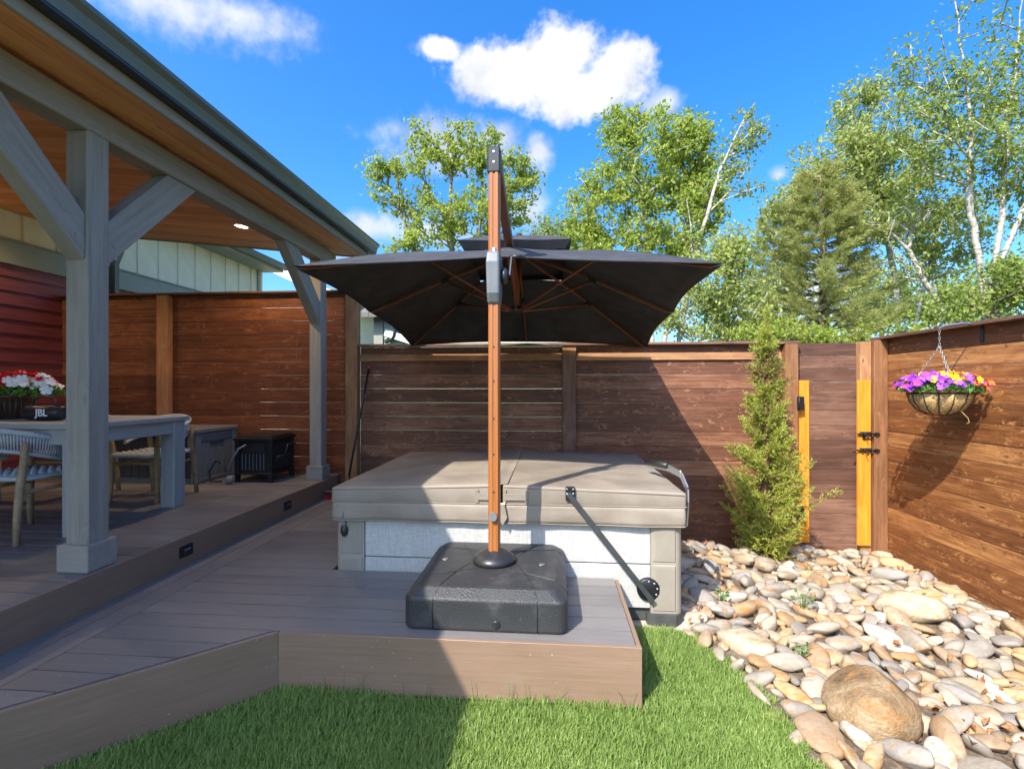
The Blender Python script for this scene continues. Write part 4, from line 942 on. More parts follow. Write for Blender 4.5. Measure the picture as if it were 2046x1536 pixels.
fm = {k: flower_mesh(k+'_flower', 'petal_'+k, r, n_, c_, tw) for k, r, n_, c_, tw in (('red',.032,5,.5,True),('white',.038,5,.15,False),('purple',.025,5,.2,False),('violet',.024,5,.2,False),('yellow',.026,5,.2,False),('orange',.024,5,.3,False),('pink',.024,5,.3,False))}
scatter_flowers(pl, pt+Vector((.06,0,.19)), .36, .22, .17, 125, lambda x, y, z, rd: fm['red'] if (x < .30 and rd.random() < .85) or rd.random() < .10 else fm['white'], 5)
# bluetooth-style cylinder speaker on the table
sp = Vector((-3.88,3.42,TH_))
spk = empty('portable_speaker', sp, label='black cylindrical portable speaker with a carry loop beside the flower pot', cat='speaker')
t = MB(); t.lathe([(0,-.155),(.035,-.155),(.05,-.15),(.056,-.135),(.058,0),(.056,.135),(.05,.15),(.035,.155),(0,.155)], n=28)
MY = Matrix.Translation(sp+Vector((0,0,.059))) @ Matrix.Rotation(R(90), 4, 'Y')
body = t.build('body', 'black_plastic', spk, recenter=False, M=MY)
for s in (-1, 1): MB().tube([(sp.x+s*.15,sp.y,sp.z+.059),(sp.x+s*.163,sp.y,sp.z+.059)], .04, 20).build('bass_cap', 'dark_metal', spk)
MB().tube([sp+Vector((-.10,0,.11)), sp+Vector((-.085,0,.16)), sp+Vector((0,0,.19)), sp+Vector((.085,0,.16)), sp+Vector((.10,0,.11))], .006, 8).build('carry_loop', 'dark_metal', spk)
cu = bpy.data.curves.new('logo', 'FONT'); cu.body = 'JBL'; cu.size = .075; cu.extrude = .001; cu.align_x = 'CENTER'; cu.offset = .0015
tmp = bpy.data.objects.new('logo', cu); COL.objects.link(tmp)
me = bpy.data.meshes.new_from_object(tmp); bpy.data.objects.remove(tmp)
meshobj('lettering', me, 'letter_white', Matrix.Translation(sp+Vector((.035,-.0585,.038))) @ Matrix.Rotation(R(90), 4, 'X'), spk)
# resin storage box
bxo = empty('storage_box', (-4.6, 5.34, UZ), label='grey resin storage box with a hinged lid against the tall fence', cat='storage box')
X0, X1, Y0, Y1, H = -5.35, -3.85, 4.98, 5.66, .60
MB().box((X0+.03,Y0+.03,UZ), (X1-.03,Y1-.01,UZ+H-.05), .004).build('body', 'resin_grey', bxo)
x = X0+.075
while x < X1-.08: MB().box((x,Y0+.018,UZ+.06), (x+.088,Y0+.034,UZ+H-.07), .004).build('slat', 'resin_dark', bxo); x += .0925
y = Y0+.08
while y < Y1-.1: MB().box((X1-.034,y,UZ+.06), (X1-.016,y+.086,UZ+H-.15), .004).build('slat', 'resin_grey', bxo); y += .09
for xx in (X0, X1-.075):
    for yy in (Y0, Y1-.075): MB().box((xx,yy,UZ), (xx+.075,yy+.075,UZ+H-.05), .008).build('corner_trim', 'resin_grey', bxo)
MB().box((X1-.03,Y0+.08,UZ+.01), (X1-.008,Y1-.08,UZ+.055), .004).build('bottom_rail', 'resin_grey', bxo)
MB().box((X1-.03,Y0+.08,UZ+H-.145), (X1-.01,Y1-.08,UZ+H-.055), .004).build('top_rail', 'resin_grey', bxo)
MB().box((X1-.012,Y0+.22,UZ+H-.175), (X1-.004,Y1-.22,UZ+H-.14), .003).build('grip_recess', 'resin_dark', bxo)
MB().box((X0-.015,Y0-.015,UZ+H-.05), (X1+.012,Y1+.005,UZ+H), .010).build('lid', 'resin_grey', bxo)
# black slotted metal box (fire pit) with hose
fo = empty('fire_pit', (-3.3, 5.38, UZ), label='black slotted metal fire pit box on short legs beside the storage box', cat='fire pit')
X0, X1, Y0, Y1, H = -3.52, -3.09, 5.13, 5.60, .52
MB().box((X0+.02,Y0+.02,UZ+.10), (X1-.02,Y1-.02,UZ+H-.06), .004).build('body', 'black_metal', fo)
MB().box((X0-.015,Y0-.015,UZ+H-.06), (X1+.015,Y1+.015,UZ+H-.02), .008).build('lid_rim', 'black_metal', fo)
MB().box((X0+.01,Y0+.01,UZ+H-.022), (X1-.01,Y1-.01,UZ+H-.002), .006).build('lid', 'black_metal', fo)
MB().box((X0-.005,Y0-.005,UZ+.085), (X1+.005,Y1+.005,UZ+.11), .004).build('bottom_rail', 'black_metal', fo)
for xx in (X0, X1-.045):
    for yy in (Y0, Y1-.045): MB().box((xx,yy,UZ), (xx+.045,yy+.045,UZ+H-.05), .005).build('leg', 'black_metal', fo)
for k in range(7): MB().box((X0+.075+k*.042,Y0+.012,UZ+.135), (X0+.082+k*.042,Y0+.022,UZ+.32), .001).build('slot', 'grey_plastic', fo)
MB().box((X0+.09,Y0+.014,UZ+.345), (X1-.10,Y0+.023,UZ+.435), .002).build('window_recess', 'black_plastic', fo)
MB().box((X0+.075,Y0+.008,UZ+.337), (X1-.085,Y0+.018,UZ+.345)).build('window_ledge', 'dark_metal', fo)
for k in range(9): MB().box((X1-.022,Y0+.07+k*.042,UZ+.14), (X1-.014,Y0+.08+k*.042,UZ+.42), .001).build('slot', 'dark_metal', fo)
t = MB(); t.tube([(X1-.01,Y0+.04,UZ+.24),(X1+.04,Y0+.04,UZ+.24),(X1+.04,Y0+.04,UZ+.285),(X1+.04,Y0+.36,UZ+.285),(X1-.01,Y0+.36,UZ+.285)], .008, 6); t.tube([(X1+.04,Y0+.20,UZ+.285),(X1+.05,Y0+.24,UZ+.40),(X1+.05,Y0+.42,UZ+.40)], .008, 6)
t.build('side_handle', 'dark_metal', fo)
hose = [(X0+.14,Y0-.005,UZ+.42),(X0+.08,Y0-.05,UZ+.38),(X0+.01,Y0-.07,UZ+.25),(X0-.03,Y0-.08,UZ+.10)]
MB().tube(hose, .012, 8).build('gas_hose', 'grey_plastic', fo)
MB().tube([(X0-.03,Y0-.08,UZ+.10),(X0-.10,Y0-.06,UZ+.22),(X0-.20,Y0-.03,UZ+.24),(X0-.29,Y0-.01,UZ+.12),(X0-.27,Y0-.02,UZ+.012),(X0-.15,Y0+.0,UZ+.012)], .009, 8).build('coiled_hose', 'black_plastic', fo)
MB().lathe([(0,-.03),(.035,-.03),(.048,-.01),(.048,.012),(.03,.03),(0,.03)], n=18).build('regulator', 'grey_plastic', fo, recenter=False, M=Matrix.Translation((X0-.0,Y0-.085,UZ+.05)) @ Matrix.Rotation(R(60), 4, 'X'))
# broom leaning on the fence
br = empty('push_broom', (-2.3, 5.28, DZ), label='red bristled push broom leaning against the fence post beside the hot tub', cat='broom')
MB().tube([(-2.30,5.27,DZ+.10),(-2.21,5.715,1.775)], .0125, 10).build('handle', 'black_metal', br)
MB().tube([(-2.21,5.715,1.765),(-2.208,5.724,1.80)], .0135, 10).build('handle_tip', 'red_cap', br)
MB().tube([(-2.2285,5.623,1.43),(-2.226,5.633,1.465)], .0145, 10).build('collar', 'aluminium', br)
MB().box((-2.54,5.235,DZ+.06), (-2.10,5.315,DZ+.10), .008).build('head', 'dark_metal', br)
t = MB()
for i in range(44):
    for j in range(6):
        x = -2.53+i*.0098; y = 5.245+j*.012; t.bar((x+random.uniform(-.004,.004),y+(j-2.5)*.004,DZ+.001),(x,y,DZ+.062),.004,.004,(0,1,0))
tag(t.build('bristles', 'bristle_red', br), kind='stuff')
MB().tube([(-2.30,5.272,DZ+.095),(-2.288,5.32,DZ+.25)], .018, 10).build('socket', 'black_plastic', br)
# ================================================================== HANGING BASKET
hc = Vector((3.33, 4.47, 1.495))
hb = empty('hanging_basket', hc, label='wire basket lined with coir hanging full of purple, yellow and orange flowers', cat='hanging basket')
bk = empty('basket_bracket', (XR, 4.47, 2.05), label='grey metal arm bracket on the side fence holding the flower basket', cat='bracket')
MB().box((XR-.010,4.455,1.93), (XR+.004,4.485,2.11), .003).build('wall_plate', 'black_metal', bk)
MB().tube([(XR-.005,4.47,2.085),(3.50,4.47,2.095),(3.36,4.47,2.075),(3.325,4.47,2.055),(3.305,4.47,2.075),(3.325,4.47,2.098),(3.345,4.47,2.085)], .008, 8).build('arm', 'aluminium', bk)
rim = .225
t = MB(); vs = []; prof = [(.0,-.185),(.09,-.178),(.155,-.14),(.20,-.075),(.222,.0),(.20,.0)]
t.lathe(prof, hc, 40); t.v = [tuple(Vector(v)+.008*Vector((mnoise.noise(Vector(v)*23), mnoise.noise(Vector(v)*23+Vector((9,0,0))), mnoise.noise(Vector(v)*19)))) for v in t.v]
lin = t.build('coir_liner', 'coir', hb)
V = []; F = []
for k in range(420):
    a = random.uniform(0, 6.28); j = random.randint(1, 3); f = random.random(); r0 = prof[j][0]*(1-f)+prof[j+1][0]*f; z0 = prof[j][1]*(1-f)+prof[j+1][1]*f
    p = hc+Vector((r0*math.cos(a), r0*math.sin(a), z0)); d = Vector((math.cos(a), math.sin(a), random.uniform(-.6,.4)))*.012+Vector((random.uniform(-1,1), random.uniform(-1,1), random.uniform(-1,.5)))*.016
    i = len(V); s_ = Vector((-math.sin(a), math.cos(a), 0))*.0015; V += [tuple(p-s_), tuple(p+s_), tuple(p+d)]; F.append((i,i+1,i+2))
tag(npmesh('coir_fibre', V, F, 'coir', hb), kind='stuff')
t = MB(); c_ = [(hc.x+rim*math.cos(a), hc.y+rim*math.sin(a), hc.z+.002) for a in np.linspace(0, 2*math.pi, 37)]
MB().tube(c_, .006, 6, cap=False).build('rim_wire', 'black_metal', hb)
for k in range(14):
    a = 2*math.pi*k/14; MB().tube([hc+Vector(((r+.007)*math.cos(a), (r+.007)*math.sin(a), z-.002)) for r, z in reversed(prof[:5])], .004, 5).build('wire', 'black_metal', hb)
knot = Vector((3.325, 4.47, 1.90))
def chain(a, b, nm='chain'):
    a, b = Vector(a), Vector(b); L = (b-a).length; n = int(L/.024); t = MB(); d = (b-a).normalized()
    s1 = d.orthogonal().normalized(); s2 = d.cross(s1)
    for k in range(n):
        c = a.lerp(b, (k+.5)/n); s_ = s1 if k % 2 else s2
        pts = [c+d*.015*math.sin(q)+s_*.007*math.cos(q) for q in np.linspace(0, 2*math.pi, 9)]
        t.tube(pts, .0026, 4, cap=False)
    t.build(nm, 'chain_metal', hb)
chain(knot, (3.325, 4.47, 2.062))
for k in range(3):
    a = R(-100+120*k); chain((hc.x+rim*math.cos(a), hc.y+rim*math.sin(a), hc.z), knot)
rg = np.random.default_rng(3); n = 1100; q = np.sqrt(rg.uniform(0,1,n)); a = rg.uniform(0,6.283,n)
cent = np.stack([hc.x+.28*q*np.cos(a), hc.y+.27*q*np.sin(a), hc.z+.0+.12*np.sqrt(np.maximum(0,1-q*q))*rg.uniform(.2,1.1,n)+.01], 1)
V, F = rand_leaves(cent, .042, .6, rg, 0, 1); tag(npmesh('foliage', V, F, 'bush_leaf', hb), kind='stuff')
def pick(x, y, z, rd):
    u = x*.95-y*.25+rd.uniform(-.4, .4)
    if rd.random() < .14: return fm[rd.choice(['pink','orange','yellow','violet'])]
    if u < -.62: return fm['pink'] if rd.random() < .45 else fm['purple']
    if u > .62: return fm['orange']
    if z > .085 and u > -.25: return fm['yellow'] if rd.random() < .8 else fm['violet']
    return fm['purple'] if rd.random() < .6 else fm['violet']
scatter_flowers(hb, hc+Vector((0,0,.015)), .325, .31, .150, 290, pick, 8)
MB().tube([hc+Vector((.05,-.14,-.14)), hc+Vector((.08,-.18,-.20)), hc+Vector((.10,-.17,-.24)), hc+Vector((.085,-.16,-.25))], .003, 5).build('loose_fibre', 'coir', hb)

# ================================================================== RIVER STONES
def stone_mesh(name, seed, sub=2, rough=.16):
    bm = bmesh.new(); bmesh.ops.create_icosphere(bm, subdivisions=sub, radius=1); rd = random.Random(seed); o = Vector((rd.uniform(-50,50) for _ in range(3)))
    cuts = [(Vector((rd.gauss(0,1), rd.gauss(0,1), rd.gauss(0,1)*1.2)).normalized(), rd.uniform(.66,.9)) for _ in range(5)]
    for v in bm.verts:
        p = v.co.copy(); d = 1+rough*mnoise.noise(p*1.1+o)+rough*.5*mnoise.noise(p*2.4+o)
        q = p*d
        for nv, h in cuts:
            e = q.dot(nv)-h
            if e > 0: q -= nv*e*.75
        v.co = q
    me = bpy.data.meshes.new(name); bm.to_mesh(me); bm.free()
    me.polygons.foreach_set('use_smooth', [True]*len(me.polygons)); me.materials.append(MATS['river_stone']); me.update(); return me
SM = [stone_mesh('stone', 100+k, 3, (.12,.2,.3)[k % 3]) for k in range(30)]
rd = random.Random(21)
placed = []
def in_bed(x, y, r):
    if x+r*.7 > XR-.0 or y+r*.7 > YF-.02 or y < .6: return False
    if y < 3.2: return x-r*.75 > lawn_edge(y)-.08
    if x-r*.9 < .86 and y < 5.08+r: return False
    return x > .2 if y > 5.1+r else x > .86
def shrub_clear(x, y): return (x-2.2)**2+(y-5.08)**2 > .17**2
# a few boulders that can be told apart
for nm, (x, y, a, b, c, rz, tl, dz), lb, seed, cl in (
    ('boulder', (1.50,2.42,.23,.20,.17,.5,.1,.01), 'large broad brown boulder among the stones at the lawn edge', 901, .80),
    ('boulder', (2.83,4.10,.26,.14,.115,-.15,.05,.05), 'long pale oblong boulder lying near the side fence', 902, .55),
    ('boulder', (1.16,3.00,.17,.10,.085,-.8,0,.0), 'tan boulder between the hot tub corner and the grass', 903, .1)):
    me = stone_mesh('boulder', seed, 4, .14); M = Matrix.Translation((x, y, gz(x, y)+c*.35+dz)) @ Matrix.Rotation(rz, 4, 'Z') @ Matrix.Rotation(tl, 4, 'X') @ Matrix.Diagonal((a, b, c, 1))
    me.materials.clear(); me.materials.append(MATS['boulder_brown' if seed == 901 else 'boulder_tan']); o = meshobj(nm, me, None, M); tag(o, lb, 'boulder'); placed.append((x, y, max(a, b)*.85))
cand = []
sizes = [rd.uniform(.12,.15) for _ in range(14)]+[rd.uniform(.085,.115) for _ in range(110)]+[rd.uniform(.055,.085) for _ in range(560)]
allst = []
for a in sorted(sizes, reverse=True):
    for tr in range(60):
        x, y = rd.uniform(.85, XR-.05), rd.uniform(.8, YF-.05)
        if not in_bed(x, y, a*.8) or not shrub_clear(x, y): continue
        if all((x-u)**2+(y-v)**2 > ((a+r)*.70)**2 for u, v, r in placed): placed.append((x, y, a*.86)); allst.append((x, y, a)); break
small = []
for k in range(2600):
    a = rd.uniform(.03, .062); x, y = rd.uniform(.85, XR-.03), rd.uniform(.7, YF-.03)
    if not in_bed(x, y, a*.6) : continue
    if all((x-u)**2+(y-v)**2 > ((a+r)*.60)**2 for u, v, r in placed): placed.append((x, y, a)); small.append((x, y, a))
def score(s): return s[2]/math.hypot(s[0], s[1]) * (1 if s[1] > 1.5 else .2)
allst.sort(key=score, reverse=True)
def stoneM(x, y, a, lift):
    q = rd.uniform(.42, .9); h = rd.uniform(.34, .56)
    return Matrix.Translation((x, y, gz(x, y)+a*lift)) @ Matrix.Rotation(rd.uniform(0, 6.28), 4, 'Z') @ Matrix.Rotation(rd.gauss(0, .3), 4, 'X') @ Matrix.Rotation(rd.gauss(0, .3), 4, 'Y') @ Matrix.Diagonal((a*1.22, a*q, a*h, 1))
for s in allst[:298]: meshobj('stone', rd.choice(SM), None, stoneM(*s, rd.uniform(.22, .48)), stone_bed)
# all the rest as one mass
SL_ = [np.array([v.co for v in stone_mesh('tmp', 300+k, 2).vertices]) for k in range(8)]
tm = stone_mesh('tmp', 300, 2); FT = np.array([p.vertices[:] for p in tm.polygons]); VV = []; FF = []; off = 0
for s in allst[298:]+small:
    M = np.array(stoneM(*s, rd.uniform(.15, .5))); v = SL_[rd.randrange(8)]
    VV.append(v @ M[:3,:3].T+M[:3,3]); FF.append(FT+off); off += len(v)
o = npmesh('pebbles', np.concatenate(VV), np.concatenate(FF), 'river_stone_fill', stone_bed, smooth=True); tag(o, kind='stuff')
# dry leaves caught between the stones
n = 110; rg = np.random.default_rng(5); cx_ = rg.choice(8, n)
hot = np.array([(2.35,3.55),(2.55,3.0),(2.0,2.45),(3.2,5.0),(1.0,3.35),(1.5,4.9),(2.3,2.2),(3.0,4.4)])
cent = np.zeros((n,3)); cent[:,:2] = hot[cx_]+rg.normal(size=(n,2))*.12; cent[:,2] = [gz(x, y)+.05+.03*random.random() for x, y in cent[:,:2]]
V, F = rand_leaves(cent, .055, .55, rg, 0, .8); tag(npmesh('leaf_litter', V, F, 'dry_leaf'), 'small brown dry leaves caught between the river stones', 'dry leaves', kind='stuff')
# weeds
for i, (x, y, h, lb) in enumerate(((1.83,3.72,.16,'small green weed sprouting among the stones in front of the shrub'), (1.22,3.62,.10,'tiny weed sprouting in the stones beside the hot tub corner'), (1.42,2.90,.09,'little weed between pale stones near the lawn edge'),
                      (2.72,2.58,.20,'broad leaved weed growing against the side fence stones'), (3.05,4.30,.10,'small weed by the long oblong boulder and side fence'))):
    z0 = gz(x, y)+.03; wd_ = empty('weed', (x, y, z0), label=lb, cat='weed'); rg = np.random.default_rng(40+i); n = 9
    t = MB(); cs = []
    for k in range(n):
        a = k*2.4; e = Vector((x+.05*math.cos(a)*h/.12, y+.05*math.sin(a)*h/.12, z0+h*(.4+.6*k/n))); t.tube([(x,y,z0-.05),(x+.3*(e.x-x),y+.3*(e.y-y),z0+.6*(e.z-z0)),e], .0022, 4); cs.append(e[:])
    t.build('stems', 'stem_green', wd_); V, F = rand_leaves(np.array(cs), .04 if h < .18 else .08, .55, rg, -.2, 1.5); npmesh('leaves', V, F, 'bush_leaf', wd_)

# ================================================================== EVERGREEN SHRUB
sh_x, sh_y = 2.15, 5.08; sz = gz(sh_x, sh_y); SHH = 2.31-sz
shrub = empty('evergreen_shrub', (sh_x, sh_y, sz), label='slender yellow green conifer shrub growing from the stones before the gate', cat='shrub')
rg = np.random.default_rng(17)
def prof_r(t): return np.interp(t, [0,.05,.15,.28,.40,.50,.60,.70,.78,.85,.92,1], [.13,.28,.36,.33,.24,.17,.155,.14,.11,.075,.045,.015])
trunk = [(sh_x+.02*math.sin(k*1.1), sh_y+.015*math.cos(k*1.7), sz-.05+SHH*k/14) for k in range(15)]
tr = MB().tube(trunk, [.035*(1-k/15)+.004 for k in range(15)], 7)
sprays = []; brown = []
for k in range(235):
    t_ = rg.uniform(0, 1)**1.25*.97+.02; a = rg.uniform(0, 6.283); rr = prof_r(t_)*rg.uniform(.65, 1.25)
    if rg.random() < .09: rr = rr*1.3+.06
    z0 = sz+SHH*t_*.93; rise = rr*rg.uniform(.35, .95); d = np.array([math.cos(a), math.sin(a), 0])
    p0 = np.array([sh_x, sh_y, z0-.03]); pts = [p0+d*rr*f+np.array([0,0,rise*f**1.6-.04*math.sin(f*3.1)*(1-t_)]) for f in (0,.25,.5,.75,1)]
    tr.tube([Vector(p) for p in pts], [.006,.005,.004,.003,.0015], 4)
    for f in np.arange(.18, 1.01, .085 if rr > .15 else .16):
        i = min(3, int(f*4)); q = pts[i]+(pts[i+1]-pts[i])*(f*4-i); ax = unit((pts[i+1]-pts[i])[None])[0]
        for m_ in range(3):
            dv = unit((ax*rg.uniform(.5,1.2)+rg.normal(size=3)*.55+np.array([0,0,.18 if t_ > .3 else -.12]))[None])[0]
            (brown if (.76 < t_ < .90 and rg.random() < .6) or rg.random() < .03 else sprays).append((q, dv, rg.uniform(.05,.10)))
for k in range(60): sprays.append((np.array([sh_x, sh_y, sz+SHH*rg.uniform(.90,1.0)]), unit((np.array([0,0,1])+rg.normal(size=3)*.38)[None])[0], rg.uniform(.05,.085)))
def needles(spr, per, ln, wd):
    C, D, Nn, L = [], [], [], []
    for q, dv, l in spr:
        s_ = np.linspace(.05, 1, per); perp = rg.normal(size=(per,3)); perp -= dv*(perp@dv)[:,None]; perp = unit(perp)
        nd = unit(dv*.8+perp*.62); base = q+dv*l*s_[:,None]; ll = ln*(1.1-.45*s_); C.append(base+nd*ll[:,None]*.5); D.append(nd); L.append(ll); Nn.append(unit(np.cross(nd, perp)+perp*.6))
    C, D, Nn, L = map(np.concatenate, (C, D, Nn, L)); return leaf_arrays(C, Nn, D, L, np.full(len(L), wd), .1)
tr.build('trunk', 'twig_brown', shrub)
V, F = needles(sprays, 13, .030, .0078); tag(npmesh('foliage', V, F, 'shrub_needle', shrub), kind='stuff')
V, F = needles(brown, 12, .028, .006); tag(npmesh('browned_foliage', V, F, 'shrub_brown', shrub), kind='stuff')
t = MB()
for k in range(40):
    a = random.uniform(0, 6.28); r0 = random.uniform(.05,.25); t.tube([(sh_x+r0*math.cos(a), sh_y+r0*math.sin(a), sz+.05),(sh_x+(r0+.1)*math.cos(a), sh_y+(r0+.1)*math.sin(a), sz+.03+random.uniform(0,.04))], .004, 4)
tag(t.build('needle_litter', 'shrub_brown', shrub), kind='stuff')

# ================================================================== TREES
def build_tree(name, label, trunks, lobes, nclump, nleaf, lsize, leafmat_, barkmat, seed, spread=.32, r0=.10, droop=.3, bf_=.35, group=None, lw=.62, minr=.006):
    """trunks: polylines of world points; lobes: (centre, rx, ry, rz, weight). Twig ends are drawn inside the lobes and each is
    joined to the skeleton where that makes the shortest limb, so limbs fork as in a grown tree."""
    rd = np.random.default_rng(seed); P = []; par = []
    for tk in trunks:
        prev = -1
        for i, (a, b) in enumerate(zip(tk, tk[1:])):
            n = max(2, int((b-a).length/.3))
            if prev < 0 and P:
                dd0 = [np.linalg.norm(np.array(a)-q_) for q_ in P]; j0 = int(np.argmin(dd0)); prev = j0 if dd0[j0] < 1.2 else -1
            for k in range(n if i < len(tk)-2 else n+1):
                q = a.lerp(b, k/n); P.append(np.array(q)+rd.normal(size=3)*.012); par.append(prev); prev = len(P)-1
    ntr = len(P); wts = np.array([l[4] for l in lobes]); wts = wts/wts.sum(); ends = []
    for k in range(nclump):
        c, rx, ry, rz, _ = lobes[rd.choice(len(lobes), p=wts)]
        v = unit(rd.normal(size=(1,3)))[0]*rd.uniform(.25, 1)**.5; ends.append(np.array(c)+v*np.array([rx,ry,rz]))
    dist = {}
    base = np.array(trunks[0][0]); plen = [0.0]*len(P)
    for i in range(len(P)):
        if par[i] >= 0: plen[i] = plen[par[i]]+np.linalg.norm(P[i]-P[par[i]])
    ends.sort(key=lambda e: np.linalg.norm(e-base)*.4+min(np.linalg.norm(e-P[i]) for i in range(0, ntr, 3)))
    tipsI = []
    for e in ends:
        A = np.array(P); dd = np.linalg.norm(A-e, axis=1); cost = dd+bf_*np.array(plen)+np.maximum(0, A[:,2]-e[2]+.15*dd)*1.2
        j = int(np.argmin(cost)); st_ = P[j]; L = np.linalg.norm(e-st_); n = max(1, int(L/.35)); prev = j
        g_ = P[j]-P[par[j]] if par[j] >= 0 else np.array([0,0,1.]); g_ = g_/(np.linalg.norm(g_)+1e-9)
        for k in range(1, n+1):
            f = k/n; q = st_+(e-st_)*f+g_*L*.16*math.sin(f*math.pi)*(1-f*.4)+(rd.normal(size=3)*.035*L*(f < 1))
            P.append(q); par.append(prev); plen.append(plen[prev]+np.linalg.norm(q-P[prev])); prev = len(P)-1
        tipsI.append(prev)
    n = len(P); A = np.array(P); ra = np.zeros(n); ch_ = np.zeros(n)
    for i in range(n-1, -1, -1):
        w2 = max(ra[i], minr**2.3); ra[i] = w2
        if par[i] >= 0: ra[par[i]] += w2
    rad = ra**(1/2.3); rad = rad*(r0/rad.max()); rad = np.maximum(rad, minr*.8)
    K = 5; V = []; F = []
    for i in range(n):
        j = par[i]
        if j < 0: continue
        p, q = A[j], A[i]; d = q-p; l = np.linalg.norm(d)
        if l < 1e-5: continue
        d /= l; a = np.cross(d, [.3,.9,.31]); a /= np.linalg.norm(a)+1e-9; b = np.cross(d, a); o_ = len(V); rj = min(rad[j], rad[i]*1.35)
        for r_, c in ((rj, p-d*rj*.3), (rad[i], q+d*rad[i]*.2)):
            for k in range(K):
                an = 2*math.pi*k/K; V.append(c+(a*math.cos(an)+b*math.sin(an))*r_)
        F += [(o_+k, o_+(k+1) % K, o_+K+(k+1) % K, o_+K+k) for k in range(K)]
    root = empty(name, trunks[0][0], label=label, cat='tree', group=group)
    npmesh('trunk', V, F, barkmat, root, smooth=True)
    C = []
    for ti in tipsI:
        m = max(3, int(rd.normal(nleaf, nleaf*.35))); C.append(A[ti]+rd.normal(size=(m,3))*np.array([spread,spread,spread*.75])*rd.uniform(.55,1.25))
        pj = par[ti]
        if pj >= 0: C.append(A[pj]+rd.normal(size=(m//3,3))*spread*.6)
    V, F = rand_leaves(np.concatenate(C), lsize, lw, rd, droop, .5)
    tag(npmesh('crown', V, F, leafmat_, root), kind='stuff'); return root
def lobe(px, py, Y, rx, ry, w=1, dep=None):
    s = Y/970; return (at(px, py, Y), rx*s, (dep or rx)*s, ry*s, w)
def tk(Y, *pp): return [at(x, y, Y+(dy[0] if dy else 0)) for x, y, *dy in pp]
Y = 14.0
build_tree('maple_tree', 'open crowned yellow green tree rising behind the umbrella pole', [tk(Y,(930,800),(920,640),(905,500),(900,400),(905,290)), tk(Y,(930,800),(945,600),(960,450),(965,290)), tk(Y,(930,800),(880,620),(830,500),(790,400),(745,335))],
    [lobe(900,300,Y,50,60,1.0), lobe(960,300,Y,38,62,1.0), lobe(800,370,Y,75,60,1.1), lobe(850,440,Y,85,60,1.2), lobe(1030,370,Y,45,80,1.0), lobe(940,430,Y,90,60,1.1), lobe(760,340,Y,40,22,.3), lobe(840,300,Y,30,60,.4), lobe(800,485,Y,40,22,.3)],
    300, 24, .13, 'leaf_yellowgreen', 'bark', 31, .13, .10)
Y = 15.5
build_tree('birch_tree', 'full bushy light green tree behind the umbrella canopy', [tk(Y,(1310,800),(1300,620),(1295,480),(1270,330),(1255,240)), tk(Y,(1310,800),(1340,600),(1370,460),(1390,350),(1400,260)), tk(Y,(1310,800),(1250,600),(1200,460)), tk(Y,(1310,800),(1380,620),(1420,540))],
    [lobe(1300,320,Y,95,90,2), lobe(1245,250,Y,40,45,.8), lobe(1200,420,Y,70,80,1.5), lobe(1370,300,Y,55,60,1), lobe(1350,430,Y,100,90,2), lobe(1170,500,Y,50,50,.7), lobe(1280,500,Y,120,60,1.4), lobe(1410,400,Y,40,80,.8)],
    430, 36, .135, 'leaf_yellowgreen', 'pale_bark', 32, .18, .13)
Y = 13.0
build_tree('leaning_tree', 'thin pale leaning tree with sparse leaves beside the bushy tree', [tk(Y,(1350,720),(1385,520),(1412,430),(1440,340),(1475,260),(1510,205)), tk(Y,(1385,520),(1380,450),(1372,400)), tk(Y,(1412,430),(1460,380),(1500,330))],
    [lobe(1490,260,Y,32,45,1.2), lobe(1470,340,Y,35,40,.8), lobe(1390,490,Y,22,50,1.6), lobe(1500,390,Y,30,14,.3)], 75, 14, .105, 'leaf_green', 'pale_bark', 33, .14, .06, minr=.006)
Y = 23
for i, (px, top, sd) in enumerate(((1060,430,34),(1110,410,35))):
    build_tree('distant_tree', ('small distant tree directly right of the umbrella arm','small distant tree touching the left side of the bushy tree')[i], [tk(Y,(px,760),(px+6,560),(px+4,top+40))], [lobe(px,top+60,Y,42,45,1), lobe(px+5,top+130,Y,60,50,1.3), lobe(px-10,top+190,Y,60,40,1)], 110, 34, .15, 'leaf_green', 'bark', sd, .34, .12, group='distant trees in the gap')
Y = 11.5
build_tree('tall_birch_tree', 'tall pale barked birch with sparse hanging leaves above the side fence', [tk(Y,(1990,760),(1985,560),(2005,400),(2015,250),(2035,90),(2045,-90)), tk(Y,(1990,760),(1960,540),(1935,400),(1940,250),(1925,110),(1905,-20)), tk(Y,(1985,560),(2060,380),(2090,200),(2080,30))],
    [lobe(1850,130,Y,60,55,.8), lobe(1930,200,Y,70,80,1.2), lobe(2020,170,Y,50,80,1.1), lobe(1820,240,Y,50,60,.8), lobe(1900,310,Y,90,60,1), lobe(2010,320,Y,60,90,1.2), lobe(2080,120,Y,60,130,1.2), lobe(2090,330,Y,80,120,1), lobe(1960,30,Y,60,60,.25)],
    330, 19, .10, 'leaf_green', 'pale_bark', 36, .17, .095, .6, minr=.006)
Y = 15
build_tree('ash_tree', 'broad mid green tree massed behind the birch trunks', [tk(Y,(1800,760),(1790,560),(1760,420),(1740,300),(1735,200)), tk(Y,(1800,760),(1850,560),(1880,430)), tk(Y,(1800,760),(1720,560),(1660,430),(1600,370))],
    [lobe(1740,240,Y,70,75,1), lobe(1690,330,Y,90,60,1.6), lobe(1800,330,Y,80,70,1.2), lobe(1630,400,Y,80,45,1.2), lobe(1790,420,Y,110,60,1.6), lobe(1890,470,Y,80,80,1.4), lobe(1560,420,Y,30,15,.2)],
    430, 32, .125, 'leaf_pale', 'pale_bark', 37, .20, .10, .5)
Y = 12.5
